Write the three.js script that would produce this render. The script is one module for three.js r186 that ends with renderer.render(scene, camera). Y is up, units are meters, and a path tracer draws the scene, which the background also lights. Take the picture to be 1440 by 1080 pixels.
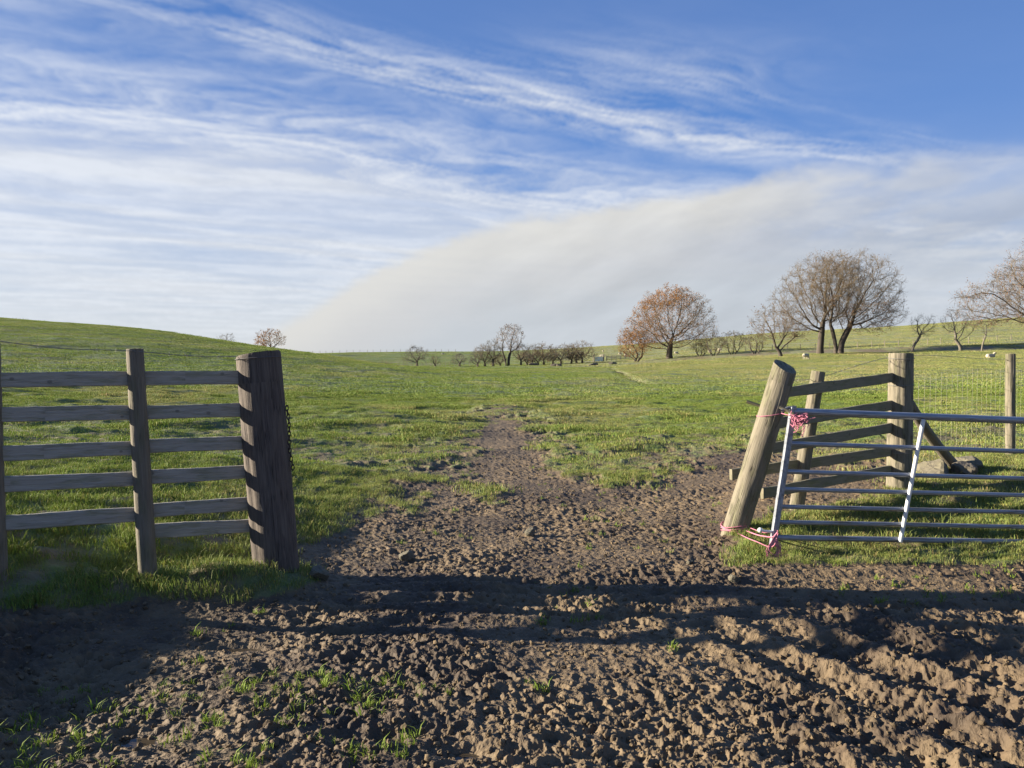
import * as THREE from 'three';
import { mergeGeometries } from 'three/addons/utils/BufferGeometryUtils.js';
import { MarchingCubes } from 'three/addons/objects/MarchingCubes.js';

// ---------------------------------------------------------------- camera, sky, sun, exposure
const EYE = 1.62, R = Math.PI / 180;
const scene = new THREE.Scene();
const camera = new THREE.PerspectiveCamera(53, 4 / 3, 0.1, 3000);
camera.position.set(0, EYE, 0);
camera.rotation.x = -1.85 * R;
const renderer = new THREE.WebGLRenderer({ antialias: true });
renderer.toneMapping = THREE.LinearToneMapping;
const EXPOSURE = 3.3;
renderer.toneMappingExposure = EXPOSURE;
renderer.shadowMap.enabled = true;
const SUN_AZ = -84, SUN_EL = 14.5;                 // degrees to the left of the view, degrees above the horizon
const sunDir = new THREE.Vector3(Math.sin(SUN_AZ * R) * Math.cos(SUN_EL * R), Math.sin(SUN_EL * R), -Math.cos(SUN_AZ * R) * Math.cos(SUN_EL * R));
const sun = new THREE.DirectionalLight(new THREE.Color(1, 0.9, 0.73), 5);
sun.position.copy(sunDir).multiplyScalar(400);
sun.castShadow = true;
sun.shadow.mapSize.set(4096, 4096);
Object.assign(sun.shadow.camera, { left: -60, right: 60, top: 60, bottom: -60, near: 1, far: 900 });
sun.target.position.set(0, 0, -20);
sun.position.add(sun.target.position);
scene.add(sun, sun.target);

// ---------------------------------------------------------------- helpers: random numbers and noise
function rng(seed) { let a = seed >>> 0; return () => { a = (a + 0x6d2b79f5) | 0; let t = Math.imul(a ^ (a >>> 15), 1 | a); t = (t + Math.imul(t ^ (t >>> 7), 61 | t)) ^ t; return ((t ^ (t >>> 14)) >>> 0) / 4294967296; }; }
const PERM = new Uint8Array(512), GX = new Float32Array(256), GY = new Float32Array(256), RV = new Float32Array(256), RW = new Float32Array(256);
{ const r = rng(77), p = [...Array(256).keys()]; for (let i = 255; i > 0; i--) { const j = Math.floor(r() * (i + 1)); [p[i], p[j]] = [p[j], p[i]]; }
  for (let i = 0; i < 512; i++) PERM[i] = p[i & 255];
  for (let i = 0; i < 256; i++) { const a = r() * Math.PI * 2; GX[i] = Math.cos(a); GY[i] = Math.sin(a); RV[i] = r(); RW[i] = r(); } }
function noise(x, y) {
  const ix = Math.floor(x), iy = Math.floor(y), fx = x - ix, fy = y - iy, X = ix & 255, Y = iy & 255, X1 = (X + 1) & 255, Y1 = (Y + 1) & 255;
  const a = PERM[PERM[X] + Y], b = PERM[PERM[X1] + Y], c = PERM[PERM[X] + Y1], d = PERM[PERM[X1] + Y1];
  const s = fx * fx * fx * (fx * (fx * 6 - 15) + 10), t = fy * fy * fy * (fy * (fy * 6 - 15) + 10);
  const n0 = GX[a] * fx + GY[a] * fy, n1 = GX[b] * (fx - 1) + GY[b] * fy, n2 = GX[c] * fx + GY[c] * (fy - 1), n3 = GX[d] * (fx - 1) + GY[d] * (fy - 1);
  const m0 = n0 + (n1 - n0) * s, m1 = n2 + (n3 - n2) * s;
  return (m0 + (m1 - m0) * t) * 1.5;
}
function fbm(x, y, o = 4, g = 0.5) { let s = 0, a = 1, n = 0; for (let i = 0; i < o; i++) { s += a * noise(x, y); n += a; a *= g; x = x * 2.03 + 17.1; y = y * 2.03 - 9.7; } return s / n; }
const WO = { f1: 0, f2: 0, id: 0 };
function worley(x, y) {
  const ix = Math.floor(x), iy = Math.floor(y); let f1 = 9, f2 = 9, id = 0;
  for (let j = -1; j <= 1; j++) for (let i = -1; i <= 1; i++) {
    const h = PERM[PERM[(ix + i) & 255] + ((iy + j) & 255)], dx = ix + i + RV[h] - x, dy = iy + j + RW[h] - y, d = dx * dx + dy * dy;
    if (d < f1) { f2 = f1; f1 = d; id = h; } else if (d < f2) f2 = d;
  }
  WO.f1 = Math.sqrt(f1); WO.f2 = Math.sqrt(f2); WO.id = id; return WO;
}
const clamp = (x, a = 0, b = 1) => Math.min(b, Math.max(a, x));
const smooth = (a, b, x) => { const t = clamp((x - a) / (b - a)); return t * t * (3 - 2 * t); };
const mix = (a, b, t) => a + (b - a) * t;
const lin = (c) => { c /= 255; return c <= 0.04045 ? c / 12.92 : ((c + 0.055) / 1.055) ** 2.4; };
const rgb = (r, g, b) => [lin(r), lin(g), lin(b)];
function curve(pts) { return (x) => { if (x <= pts[0][0]) return pts[0][1]; for (let i = 1; i < pts.length; i++) if (x <= pts[i][0]) { const [a, b] = [pts[i - 1], pts[i]]; return mix(a[1], b[1], (x - a[0]) / (b[0] - a[0])); } return pts[pts.length - 1][1]; }; }
function soft(pts) {   // a smooth curve through points (Hermite)
  const n = pts.length, m = pts.map((p, i) => { const a = pts[Math.max(0, i - 1)], b = pts[Math.min(n - 1, i + 1)]; return (b[1] - a[1]) / (b[0] - a[0]); });
  return (x) => { if (x <= pts[0][0]) return pts[0][1]; if (x >= pts[n - 1][0]) return pts[n - 1][1]; let i = 1; while (x > pts[i][0]) i++;
    const [x0, y0] = pts[i - 1], [x1, y1] = pts[i], h = x1 - x0, t = (x - x0) / h, t2 = t * t, t3 = t2 * t;
    return (2 * t3 - 3 * t2 + 1) * y0 + (t3 - 2 * t2 + t) * h * m[i - 1] + (-2 * t3 + 3 * t2) * y1 + (t3 - t2) * h * m[i]; };
}

// ---------------------------------------------------------------- sky: clear blue air, a cirrus deck drifting from the left, a low bank of cloud ahead
{
  const W = 3072, H = 1536, data = new Float32Array(W * H * 4), SKY = 1 / EXPOSURE;
  const zen = rgb(82, 123, 190), mid = rgb(102, 148, 216), low = rgb(190, 208, 228), hor = rgb(203, 211, 216), white = rgb(232, 236, 242), bankA = rgb(224, 223, 219), bankB = rgb(180, 187, 200), bankC = rgb(196, 204, 212);
  const edge = soft([[-62, 0], [-40, 0.2], [-19.5, 1.0], [-15.5, 3.1], [-11.5, 5.4], [-6.3, 8.0], [-1, 9.9], [4.2, 10.7], [9.4, 11.2], [14.5, 11.9], [19.3, 12.7], [23.9, 12.9], [29, 12.7], [33.6, 12.3], [42, 10.5], [60, 6], [90, 3], [120, 0.5], [180, 0]]);
  for (let row = 0; row < H; row++) {
    const e = ((row + 0.5) / H - 0.5) * Math.PI, y = Math.sin(e), ce = Math.cos(e), el = e / R;
    for (let col = 0; col < W; col++) {
      const k = (row * W + col) * 4; data[k + 3] = 1;
      if (el < -4) { data[k] = hor[0] * 0.5 * SKY; data[k + 1] = hor[1] * 0.5 * SKY; data[k + 2] = hor[2] * 0.48 * SKY; continue; }
      const ro = ((col + 0.5) / W - 0.5) * 2 * Math.PI, x = Math.cos(ro) * ce, z = Math.sin(ro) * ce, az = Math.atan2(x, -z) / R;
      const c = x * sunDir.x + y * sunDir.y + z * sunDir.z, eh = Math.max(0, el);
      // clear air
      const t1 = smooth(0, 1, clamp(eh / 17)), t2 = smooth(9, 30, eh), glow = Math.pow(clamp(c * 0.5 + 0.5), 6);
      const C = [0, 1, 2].map((i) => mix(mix(mix(low[i], hor[i], smooth(9, 0, eh)), mid[i], t1), zen[i], t2) * (1 + 0.15 * glow));
      // cirrus deck on a high plane; its streaks run towards 58 degrees right of the view
      const yy = Math.max(y, 0) + 0.015, px = x / yy, pz = -z / yy, s = px * 0.848 + pz * 0.53, t = px * 0.53 - pz * 0.848;
      const wx = fbm(s * 0.3 + 3, t * 0.6 + 8, 4), tt = t + wx * 0.75, streak = fbm(s * 0.8 + wx * 1.6, tt * 2.1 + 4, 6, 0.6), broad = fbm(s * 0.22 + 9, tt * 0.6 + 1, 4), fine = fbm(s * 4 + streak * 1.5, tt * 6.5 + wx * 4, 5, 0.66), soft2 = fbm(s * 0.35 + 20, tt * 1.5, 4);
      const strand = Math.exp(-(((tt + 2.4 + 0.25 * soft2) / 0.3) ** 2)) * smooth(-0.25, 0.3, broad + 0.1) * smooth(4.3, 2.9, s + 0.6 * broad) + 0.8 * Math.exp(-(((tt + 1.75) / 0.36) ** 2)) * smooth(-0.25, 0.25, broad) * smooth(1.0, 2.2, s);
      const wisp = smooth(-2.5, -3.5, tt + 0.5 * broad), deep = smooth(-3.1, -4.4, tt + 0.35 * broad);
      let a = clamp(wisp * (0.5 + 1.0 * streak + 0.75 * fine) + strand * (0.38 + 1.1 * streak + 0.9 * fine + 0.4 * soft2) + 0.04);
      a = mix(a, clamp(0.8 + 0.62 * soft2 + 0.28 * streak + 0.12 * fine), deep);
      a = mix(a, 0.55 + 0.2 * soft2, smooth(7, 1, eh) * 0.7 * deep);
      for (let i = 0; i < 3; i++) C[i] = mix(C[i], white[i] * (1 + 0.2 * glow) * mix(0.9, 1, smooth(-0.3, 0.4, streak + fine * 0.5)), a * 0.88);
      // the low bank
      const wob = fbm(az * 0.07 + 2, eh * 0.12, 3) * 0.8 + fbm(az * 0.3 + eh * 0.4, eh * 0.5 + 5, 4) * 0.55 + fbm(az * 1.2 + eh, eh * 2.2 - az * 0.5, 3) * 0.22, top = edge(az) + wob * smooth(0, 6, edge(az));
      const depth = top - eh, softness = mix(0.75, 2.4, smooth(14, 32, az)) * (1 + 0.5 * fbm(az * 0.3, eh * 0.4, 3)) * (1 + 0.25 * noise(az * 0.2, 3)), body = smooth(-softness * 0.55, softness, depth) * smooth(0.3, 2.2, edge(az));
      if (body > 0) {
        const under = smooth(0.6, 4.5, depth), lowpart = smooth(3.5, 8, depth), tex = 1 + 0.17 * fbm(az * 0.16 - eh * 0.1, eh * 0.42 - az * 0.1, 5, 0.55) * smooth(-12, 8, az), right = smooth(2, 26, az);
        for (let i = 0; i < 3; i++) { const bc = mix(mix(bankA[i], bankB[i], under * (0.35 + 0.65 * right)), bankC[i], lowpart * 0.8) * tex; C[i] = mix(C[i], bc, body * mix(0.9, 0.6, smooth(14, 30, az)) * (1 - 0.35 * smooth(14, 26, az) * smooth(0.1, -0.4, fbm(az * 0.22 - eh * 0.25, eh * 0.6, 4)))); }
      }
      const below = smooth(0, -4, el);
      for (let i = 0; i < 3; i++) data[k + i] = C[i] * SKY * mix(1, 0.5, below);
    }
  }
  const tex = new THREE.DataTexture(data, W, H, THREE.RGBAFormat, THREE.FloatType);
  tex.mapping = THREE.EquirectangularReflectionMapping; tex.magFilter = THREE.LinearFilter; tex.minFilter = THREE.LinearFilter; tex.needsUpdate = true;
  scene.background = tex; scene.environment = tex;
}

// ---------------------------------------------------------------- objects: names, tags
const taken = {};
function numbered(name) { const n = taken[name] = (taken[name] ?? -1) + 1; return n ? `${name}_${String(n).padStart(3, '0')}` : name; }
function tag(o, label, category, group, kind) { if (label) o.userData.label = label; if (category) o.userData.category = category; if (group) o.userData.group = group; if (kind) o.userData.kind = kind; return o; }
function add(o, name) { o.name = numbered(name); scene.add(o); return o; }
function thing(name, label, category, pos = [0, 0, 0], group) { const g = new THREE.Group(); g.position.set(...pos); return tag(add(g, name), label, category, group); }
function part(parent, name, geo, mat) { const m = new THREE.Mesh(geo, mat); m.name = name; m.castShadow = m.receiveShadow = true; parent.add(m); return m; }
function solo(name, geo, mat, label, category, group) { const m = new THREE.Mesh(geo, mat); m.castShadow = m.receiveShadow = true; return tag(add(m, name), label, category, group); }
const std = (o) => new THREE.MeshStandardMaterial({ roughness: 0.9, metalness: 0, ...o });
const col = (r, g, b) => new THREE.Color().setRGB(r, g, b);
function dataTex(w, h, fn, srgb, rx = 1, ry = 1) {
  const d = new Uint8Array(w * h * 4), o = [0, 0, 0];
  for (let j = 0; j < h; j++) for (let i = 0; i < w; i++) { fn(i / w, j / h, o); const k = (j * w + i) * 4; d[k] = clamp(o[0]) * 255; d[k + 1] = clamp(o[1]) * 255; d[k + 2] = clamp(o[2]) * 255; d[k + 3] = 255; }
  const t = new THREE.DataTexture(d, w, h); t.wrapS = t.wrapT = THREE.RepeatWrapping; t.magFilter = THREE.LinearFilter; t.minFilter = THREE.LinearMipmapLinearFilter; t.generateMipmaps = true;
  if (srgb) t.colorSpace = THREE.SRGBColorSpace; t.repeat.set(rx, ry); t.needsUpdate = true; return t;
}

// ---------------------------------------------------------------- terrain (x to the right, D forward; world z = -D)
const COLS = [-300, 0, 100, 200, 340, 430, 550, 720, 900, 1000, 1080, 1267, 1440, 1740];
const ROWS_H = [   // near ground, heights in metres
  [3, [0.2, 0, 0, 0, 0, 0, 0, 0, 0, 0, 0, 0, 0, 0]],
  [4, [0.48, 0.03, 0.0, 0, 0, 0, 0, 0, 0, 0, 0, 0, 0, 0]],
  [4.6, [0.6, 0.17, 0.07, 0.02, 0, 0, 0, 0, 0, 0, 0, 0, 0, 0]],
  [5, [0.66, 0.31, 0.17, 0.08, 0.01, 0, 0, 0, 0, 0, 0, 0, 0, 0]],
  [5.5, [0.68, 0.39, 0.29, 0.2, 0.06, 0.01, 0, 0, 0, 0, 0, 0.0, 0.0, 0]],
  [6, [0.68, 0.43, 0.36, 0.28, 0.13, 0.03, 0, 0, 0, 0, 0.03, 0.04, 0.04, 0.05]],
  [6.5, [0.68, 0.44, 0.38, 0.31, 0.18, 0.06, 0.01, 0, 0, 0.02, 0.07, 0.05, 0.05, 0.06]],
  [7.1, [0.66, 0.44, 0.38, 0.32, 0.2, 0.08, 0.02, 0, 0, 0.04, 0.11, 0.13, 0.12, 0.12]],
  [8.2, [0.64, 0.44, 0.38, 0.32, 0.2, 0.09, 0.03, 0.01, 0.02, 0.07, 0.16, 0.24, 0.26, 0.28]],
  [10, [0.6, 0.44, 0.38, 0.31, 0.2, 0.1, 0.05, 0.03, 0.05, 0.11, 0.19, 0.3, 0.33, 0.36]],
];
const ROWS_Y = [   // farther ground, as the height at which the surface meets the eye (540-scale rows of a 1083 focal length)
  [15, [580, 596, 601, 606, 611, 614, 617, 618, 617, 613, 609, 600, 597, 594]],
  [22, [540, 556, 562, 567, 572, 576, 580, 582, 581, 579, 577, 571, 568, 566]],
  [32, [506, 526, 532, 539, 546, 550, 555, 558, 558, 557, 555, 550, 546, 543]],
  [50, [470, 492, 500, 508, 519, 526, 534, 539, 540, 539, 537, 531, 527, 522]],
  [80, [436, 457, 464, 472, 490, 503, 517, 526, 525, 524, 521, 513, 508, 503]],
  [100, [430, 448, 455, 464, 484, 497, 514, 522, 520, 516, 512, 506, 501, 495]],
  [130, [432, 450, 457, 467, 487, 500, 515, 518, 514, 508, 502, 494, 488, 480]],
  [180, [442, 458, 465, 474, 491, 503, 515, 514.5, 508, 500, 494, 484, 474, 464]],
  [260, [456, 474, 482, 492, 502, 503, 511, 509, 498, 489, 481, 468, 456, 446]],
  [400, [470, 488, 494, 499, 504, 497.5, 495, 493.5, 484, 476, 469, 459, 447, 438]],
  [520, [476, 490, 493, 496, 499, 500, 500, 498, 490, 483, 476, 467, 456, 448]],
  [900, [490, 499, 500, 501, 502, 502, 503, 502, 498, 495, 490, 484, 478, 470]],
];
const tableD = [...ROWS_H.map((r) => r[0]), ...ROWS_Y.map((r) => r[0])];
const tableH = [...ROWS_H.map((r) => r[1]), ...ROWS_Y.map(([D, ys]) => ys.map((y) => EYE - ((y - 505) / 1083) * D))];
const colAz = COLS.map((x) => Math.atan((x - 720) / 1083));
const NA = 180, NL = 260, A0 = colAz[0], A1 = colAz[colAz.length - 1], L0 = Math.log(2), L1 = Math.log(900), grid = new Float32Array((NA + 1) * (NL + 1));
{ const rowCurves = tableH.map((hs) => soft(hs.map((h, i) => [colAz[i], h])));
  for (let i = 0; i <= NA; i++) { const az = mix(A0, A1, i / NA), f = soft([[Math.log(2), 0], ...tableD.map((D, r) => [Math.log(D), rowCurves[r](az)])]);
    for (let j = 0; j <= NL; j++) grid[i * (NL + 1) + j] = f(mix(L0, L1, j / NL)); } }
function baseH(x, D) {
  const az = Math.atan2(x, D), ca = clamp(az, A0, A1), r = Math.hypot(x, D), dd = clamp(r * Math.cos(ca), 2.001, 899);
  const fi = clamp(((ca - A0) / (A1 - A0)) * NA, 0, NA - 0.001), fj = clamp(((Math.log(dd) - L0) / (L1 - L0)) * NL, 0, NL - 0.001), i = Math.floor(fi), j = Math.floor(fj), u = fi - i, v = fj - j, k = i * (NL + 1) + j;
  const h = mix(mix(grid[k], grid[k + 1], v), mix(grid[k + NL + 1], grid[k + NL + 2], v), u);
  return h * (1 - 0.85 * smooth(75 * R, 130 * R, Math.abs(az)));
}
// where the ground is churned to mud (1) or grass (0)
const edgeL = curve([[5, -1.5], [6, -1.8], [6.9, -1.75], [8.2, -1.4], [10, -1.1], [12, -0.95], [16, -0.8], [20, -0.6], [24, -0.3]]);
const edgeR = curve([[5, 9], [5.8, 9], [5.95, 1.74], [7.0, 1.95], [8, 3.5], [8.3, 4.1], [9, 4.6], [16, 4.6]]);   // the grass round the gate, then the line of the right-hand rails
const edgeT = curve([[6, 9], [8, 9], [8.6, 1.4], [10, 0.9], [13, 0.7], [18.5, 0.5], [24, 0.1]]);                     // the track going on up the field
const edgeD = curve([[0.5, 8.4], [0.95, 9.4], [1.76, 10.4], [2.9, 12.2], [4.4, 13.6]]);                              // the trodden wedge behind the leaning post
const trackX = curve([[8, 0.25], [12, 0.08], [19, -0.32], [24, -0.5]]), trackW = curve([[8, 1.0], [12, 0.72], [19, 0.42], [24, 0.2]]);
function verge(x, D) { return ((x + 1.47) * -0.515 + (D - 5.56) * 0.857); }     // metres behind the front edge of the grass under the left fence
function mudness(x0, D0) {
  const far = smooth(6, 11, D0), wx = fbm(x0 * 0.55 + 31, D0 * 0.45, 3), wd = fbm(x0 * 0.55, D0 * 0.45 + 51, 3), x = x0 + far * 0.5 * wx, D = D0 + far * 1.6 * wd;
  const n = fbm(x0 * 1.1 + 5, D0 * 0.8 - 3, 4, 0.6), n2 = fbm(x0 * 4.4, D0 * 3.0 + 7, 4, 0.68);
  const left = mix(-verge(x, D) - 0.1, x - edgeL(D), smooth(5.3, 6.3, D));
  let d = D < 24 ? Math.min(left, edgeR(D) - x, Math.max(edgeT(D) - x, edgeD(x) - D)) : -2 - (D - 24) * 0.2;
  const patch = 1.5 * Math.exp(-(((x0 + 0.26) / 0.26) ** 2) - ((D0 - 8.7) / 0.9) ** 2) + 0.8 * Math.exp(-(((x0 - 0.75) / 0.3) ** 2) - ((D0 - 11.5) / 1.6) ** 2) + 0.9 * Math.exp(-(((x0 + 1.9) / 0.32) ** 2) - ((D0 - 5.3) / 0.22) ** 2) - 0.7 * Math.exp(-(((x0 + 2.28) / 0.1) ** 2) - ((D0 - 5.42) / 0.12) ** 2);
  const M = smooth(-1, 1, (d + 0.1 * far + n * mix(0.16, 1.2, far) + n2 * mix(0.14, 2.7, far) - patch) / mix(0.14, 1.3, far));
  if (D0 < 7.5 || D0 > 26) return M;
  const core = smooth(-0.35, 0.35, trackW(D0) - Math.abs(x0 + 0.25 * wx - trackX(D0)) + 0.4 * n2 - 0.25 * Math.exp(-(((x0 - trackX(D0)) / 0.14) ** 2)) - 0.8 * patch) * smooth(7.5, 9.5, D0) * smooth(26, 19, D0);
  return Math.max(M, core);
}
const PUDDLES = [[-1.62, 3.3, 0.12, 0.06], [-0.55, 3.3, 0.15, 0.05], [-0.72, 3.62, 0.1, 0.04], [-1.55, 4.32, 0.18, 0.05], [-1.02, 4.55, 0.12, 0.04], [-0.2, 3.16, 0.12, 0.05], [-1.25, 4.0, 0.09, 0.035]];   // x, D, half length, half width
const PUDDLE_DEPTH = 0.036;
const ditchX = curve([[50, 9.8], [56, 9.4], [64, 9.7], [76, 11.2], [95, 13.2], [125, 15.8]]);
function detail(x, D, m) {
  const r = Math.hypot(x, D); let h = 0;
  // pasture: hummocks, sheep tracks, lumps
  const g = 1 - m, rise = smooth(5, 16, r);
  h += rise * (0.085 * fbm(x * 0.33 + 4, D * 0.3 + 2, 3) + smooth(20, 60, r) * 0.3 * fbm(x * 0.07, D * 0.05 + 6, 3));
  if (r < 130) h += g * rise * (1 - smooth(60, 130, r)) * 0.2 * Math.max(0, fbm(x * 0.6 + 11, D * 0.75 - 4, 3, 0.55) + 0.02);
  if (x < 0) h += smooth(14, 26, r) * smooth(0, -12, x) * (1 - smooth(60, 110, r)) * 0.16 * Math.sin(D * 0.9 + x * 0.32 + 3 * noise(x * 0.1, D * 0.12)) * Math.max(0, noise(x * 0.12 + 3, D * 0.15) + 0.15);
  if (r < 26) h += g * smooth(6.2, 8, r) * (1 - smooth(18, 26, r)) * 0.03;
  if (r < 30) h += g * (1 - smooth(18, 30, r)) * (0.055 * fbm(x * 2.3, D * 2.3, 3) + 0.016 * noise(x * 7, D * 7));
  // banks that throw the two dark patches beyond the gate
  h += 0.22 * Math.exp(-(((x + 3.5) / 1.4) ** 2) - ((D - 19) / 1.8) ** 2) + 0.2 * Math.exp(-(((x + 7) / 2.2) ** 2) - ((D - 16) / 1.4) ** 2) + 0.16 * Math.exp(-(((x + 0.2) / 0.8) ** 2) - ((D - 23) / 2.0) ** 2) + 0.14 * Math.exp(-(((x - 2.3) / 0.6) ** 2) - ((D - 13.2) / 0.7) ** 2);
  h += 0.16 * Math.exp(-(((x + 1.95) / 0.3) ** 2) - ((D - 5.27) / 0.2) ** 2) + 0.06 * Math.exp(-(((x + 1.72) / 0.3) ** 2) - ((D - 5.5) / 0.25) ** 2);   // tussock beside the big gatepost
  if (D > 95 && D < 190 && x > 24) { const sx = 720 + (x / D) * 1083; h += 0.5 * smooth(-3.5, 3.5, D - mix(163, 126, clamp((sx - 900) / 480))) * smooth(24, 34, x) * smooth(190, 170, D); }
  if (D > 50 && D < 125) { const q = (x - ditchX(D) - 0.25 * noise(D * 0.3, 2)) / 0.42; h -= 0.8 * Math.exp(-q * q) * smooth(50, 60, D) * smooth(125, 110, D); }
  if (m > 0.01 && r < 34) {
    // trodden mud: clods, hoof prints, ruts
    const f = 1 - smooth(16, 34, r), wx = x + 0.04 * noise(x * 9, D * 9), wd = D + 0.04 * noise(x * 9 + 40, D * 9);
    worley(wx / 0.088, wd / 0.076); const A = WO.f1, Ai = RV[WO.id], Ad = WO.f2 - WO.f1;
    worley(wx / 0.04 + 30, wd / 0.036); const B = WO.f1, Bi = RW[WO.id];
    let mh = 0;
    const pit = (v, k) => Math.max(0, 1 - v * v * k);
    mh -= 0.038 * Math.max(0, Ai - 0.3) * pit(A, 2.3);                                   // hoof pits, the walls between them left standing
    mh -= 0.019 * Math.max(0, Bi - 0.15) * pit(B, 2.0);
    mh += 0.008 * (1 - smooth(0, 0.3, Ad)) * (0.5 + noise(x * 17, D * 17)) * (Ai > 0.35 ? 1 : 0.3);
    mh += 0.009 * (1 - 2.4 * Math.abs(noise(x * 11 + 3, D * 13))) + 0.008 * noise(x * 26, D * 30) + 0.006 * noise(x * 58, D * 62) + 0.045 * fbm(x * 1.1, D * 1.3, 2);
    const near = 1 - smooth(5.2, 8, r); mh *= mix(0.66, 0.95, near) * (0.42 + 0.85 * smooth(-0.35, 0.35, fbm(x * 1.0 + 7, D * 1.0, 3)));
    // wheel ruts at the right, running away to the left
    const q = x * 0.87 + D * 0.48, along = -x * 0.48 + D * 0.87, rutA = smooth(0.5, 1.7, x + 0.3 * noise(D, 5)) * smooth(5.2, 4.3, D);
    if (rutA > 0) { let ru = 0; for (const [c, w, dep] of [[2.5, 0.09, 0.03], [2.86, 0.1, 0.04], [3.2, 0.1, 0.045], [3.58, 0.12, 0.05], [4.0, 0.12, 0.05], [4.45, 0.12, 0.05]]) { const d = (q - c + 0.035 * noise(along * 1.4, c * 9)) / w; if (Math.abs(d) > 4) continue; ru += dep * (-Math.exp(-d * d) * (0.75 + 0.35 * Math.sin(along * 62 + Math.abs(d) * 2.2 + c * 3)) + 0.75 * (0.7 + 0.5 * noise(along * 7, c * 5)) * Math.exp(-((Math.abs(d) - 1.6) ** 2) * 3)); } mh = mh * (1 - 0.1 * rutA) + 0.85 * ru * rutA + rutA * 0.008 * noise(x * 30, D * 34); }
    const track = smooth(6.2, 5.4, D) * smooth(4.2, 4.8, D) * smooth(-2, 0, x); mh += 0.012 * track * Math.sin(D * 28 + x * 1.2 + noise(x * 2, D)) ;
    h += m * f * mh;
    if (r < 6) for (const [px, pd, a, b] of PUDDLES) { const q2 = ((x - px) / a) ** 2 + ((D - pd) / b) ** 2; if (q2 < 5) h -= m * 0.055 * Math.exp(-q2 * 0.7); }
  }
  return h;
}
function bareBank(x, D) {   // scuffed bare earth along the foot of the wooded bank
  if (D < 95 || D > 190 || x < 24) return 0; const sx = 720 + (x / D) * 1083, line = mix(163, 126, clamp((sx - 900) / 480));
  return smooth(5.5, 1.5, Math.abs(D - line + 3 * noise(x * 0.15, 4))) * smooth(-0.25, 0.2, fbm(x * 0.35, D * 0.25, 3));
}
function groundH(x, D) { return baseH(x, D) + detail(x, D, mudness(x, D)); }
{
  const az = []; { let a = -180; while (a < 180) { az.push(a); const b = Math.abs(a + 0.05); a += b < 37.5 ? 0.098 : b < 50 ? 0.5 : 3; } }
  const rr = [0.02, 0.3, 0.8, 1.4, 1.9]; { let r = 2.3; while (r < 900) { rr.push(r); r *= r < 2.9 ? 1.01 : r < 9 ? 1.0025 : r < 26 ? 1.0042 : r < 140 ? 1.012 : 1.025; } }
  const nA = az.length, nR = rr.length, pos = new Float32Array(nA * nR * 3), cl = new Float32Array(nA * nR * 3), uv = new Float32Array(nA * nR * 2);
  const mudDry = [0.132, 0.09, 0.047], mudWet = [0.053, 0.034, 0.019], lush = [0.082, 0.118, 0.024], dull = [0.1, 0.118, 0.033], straw = [0.2, 0.195, 0.095], earth = [0.12, 0.08, 0.045];
  const C = [0, 0, 0];
  for (let i = 0; i < nA; i++) { const s = Math.sin(az[i] * R), c = Math.cos(az[i] * R);
    for (let j = 0; j < nR; j++) {
      const r = rr[j], x = s * r, D = c * r, k = i * nR + j, m = mudness(x, D);
      pos[k * 3] = x; pos[k * 3 + 1] = baseH(x, D) + detail(x, D, m); pos[k * 3 + 2] = -D; uv[k * 2] = x; uv[k * 2 + 1] = D;
      const n1 = fbm(x * 0.8 + 3, D * 0.8, 4, 0.6), n2 = fbm(x * 6, D * 6, 3, 0.6), wet = smooth(-0.35, 0.5, n1 + 0.5 * n2 + 0.22 * smooth(0, -2, x) * smooth(6, 4, D));
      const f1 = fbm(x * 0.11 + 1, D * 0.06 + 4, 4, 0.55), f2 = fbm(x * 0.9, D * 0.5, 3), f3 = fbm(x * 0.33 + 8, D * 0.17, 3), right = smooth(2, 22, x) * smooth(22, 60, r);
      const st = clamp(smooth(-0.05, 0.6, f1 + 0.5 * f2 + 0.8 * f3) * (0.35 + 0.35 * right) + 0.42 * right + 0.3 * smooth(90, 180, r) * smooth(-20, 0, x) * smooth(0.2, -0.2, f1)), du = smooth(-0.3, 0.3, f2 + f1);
      const bare = 0.85 * bareBank(x, D);
      for (let q = 0; q < 3; q++) {
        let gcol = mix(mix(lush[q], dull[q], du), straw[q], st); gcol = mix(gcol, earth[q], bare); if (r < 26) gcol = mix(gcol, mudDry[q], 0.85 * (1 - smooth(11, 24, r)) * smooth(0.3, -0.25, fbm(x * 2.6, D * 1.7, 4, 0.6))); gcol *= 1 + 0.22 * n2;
        const mcol = mix(mudDry[q], mudWet[q], wet) * (1 + 0.25 * n2);
        C[q] = mix(gcol, mcol, smooth(0.25, 0.65, m + 0.3 * n2 * (m > 0.02 && m < 0.98 ? 1 : 0)));
        if (D > 50 && D < 125) { const d = Math.abs(x - ditchX(D) - 0.25 * noise(D * 0.3, 2)); if (d < 1) C[q] = mix(C[q], mudWet[q], smooth(0.6, 0.3, d + 0.15 * n2) * smooth(50, 60, D) * smooth(125, 110, D)); }
      }
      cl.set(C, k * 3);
    } }
  const idx = new Uint32Array(nA * (nR - 1) * 6); let w = 0;
  for (let i = 0; i < nA; i++) { const a = i * nR, b = ((i + 1) % nA) * nR; for (let j = 0; j < nR - 1; j++) { idx[w++] = a + j; idx[w++] = b + j; idx[w++] = a + j + 1; idx[w++] = b + j; idx[w++] = b + j + 1; idx[w++] = a + j + 1; } }
  const g = new THREE.BufferGeometry();
  g.setAttribute('position', new THREE.BufferAttribute(pos, 3)); g.setAttribute('color', new THREE.BufferAttribute(cl, 3)); g.setAttribute('uv', new THREE.BufferAttribute(uv, 2)); g.setIndex(new THREE.BufferAttribute(idx, 1));
  g.computeVertexNormals();
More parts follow.
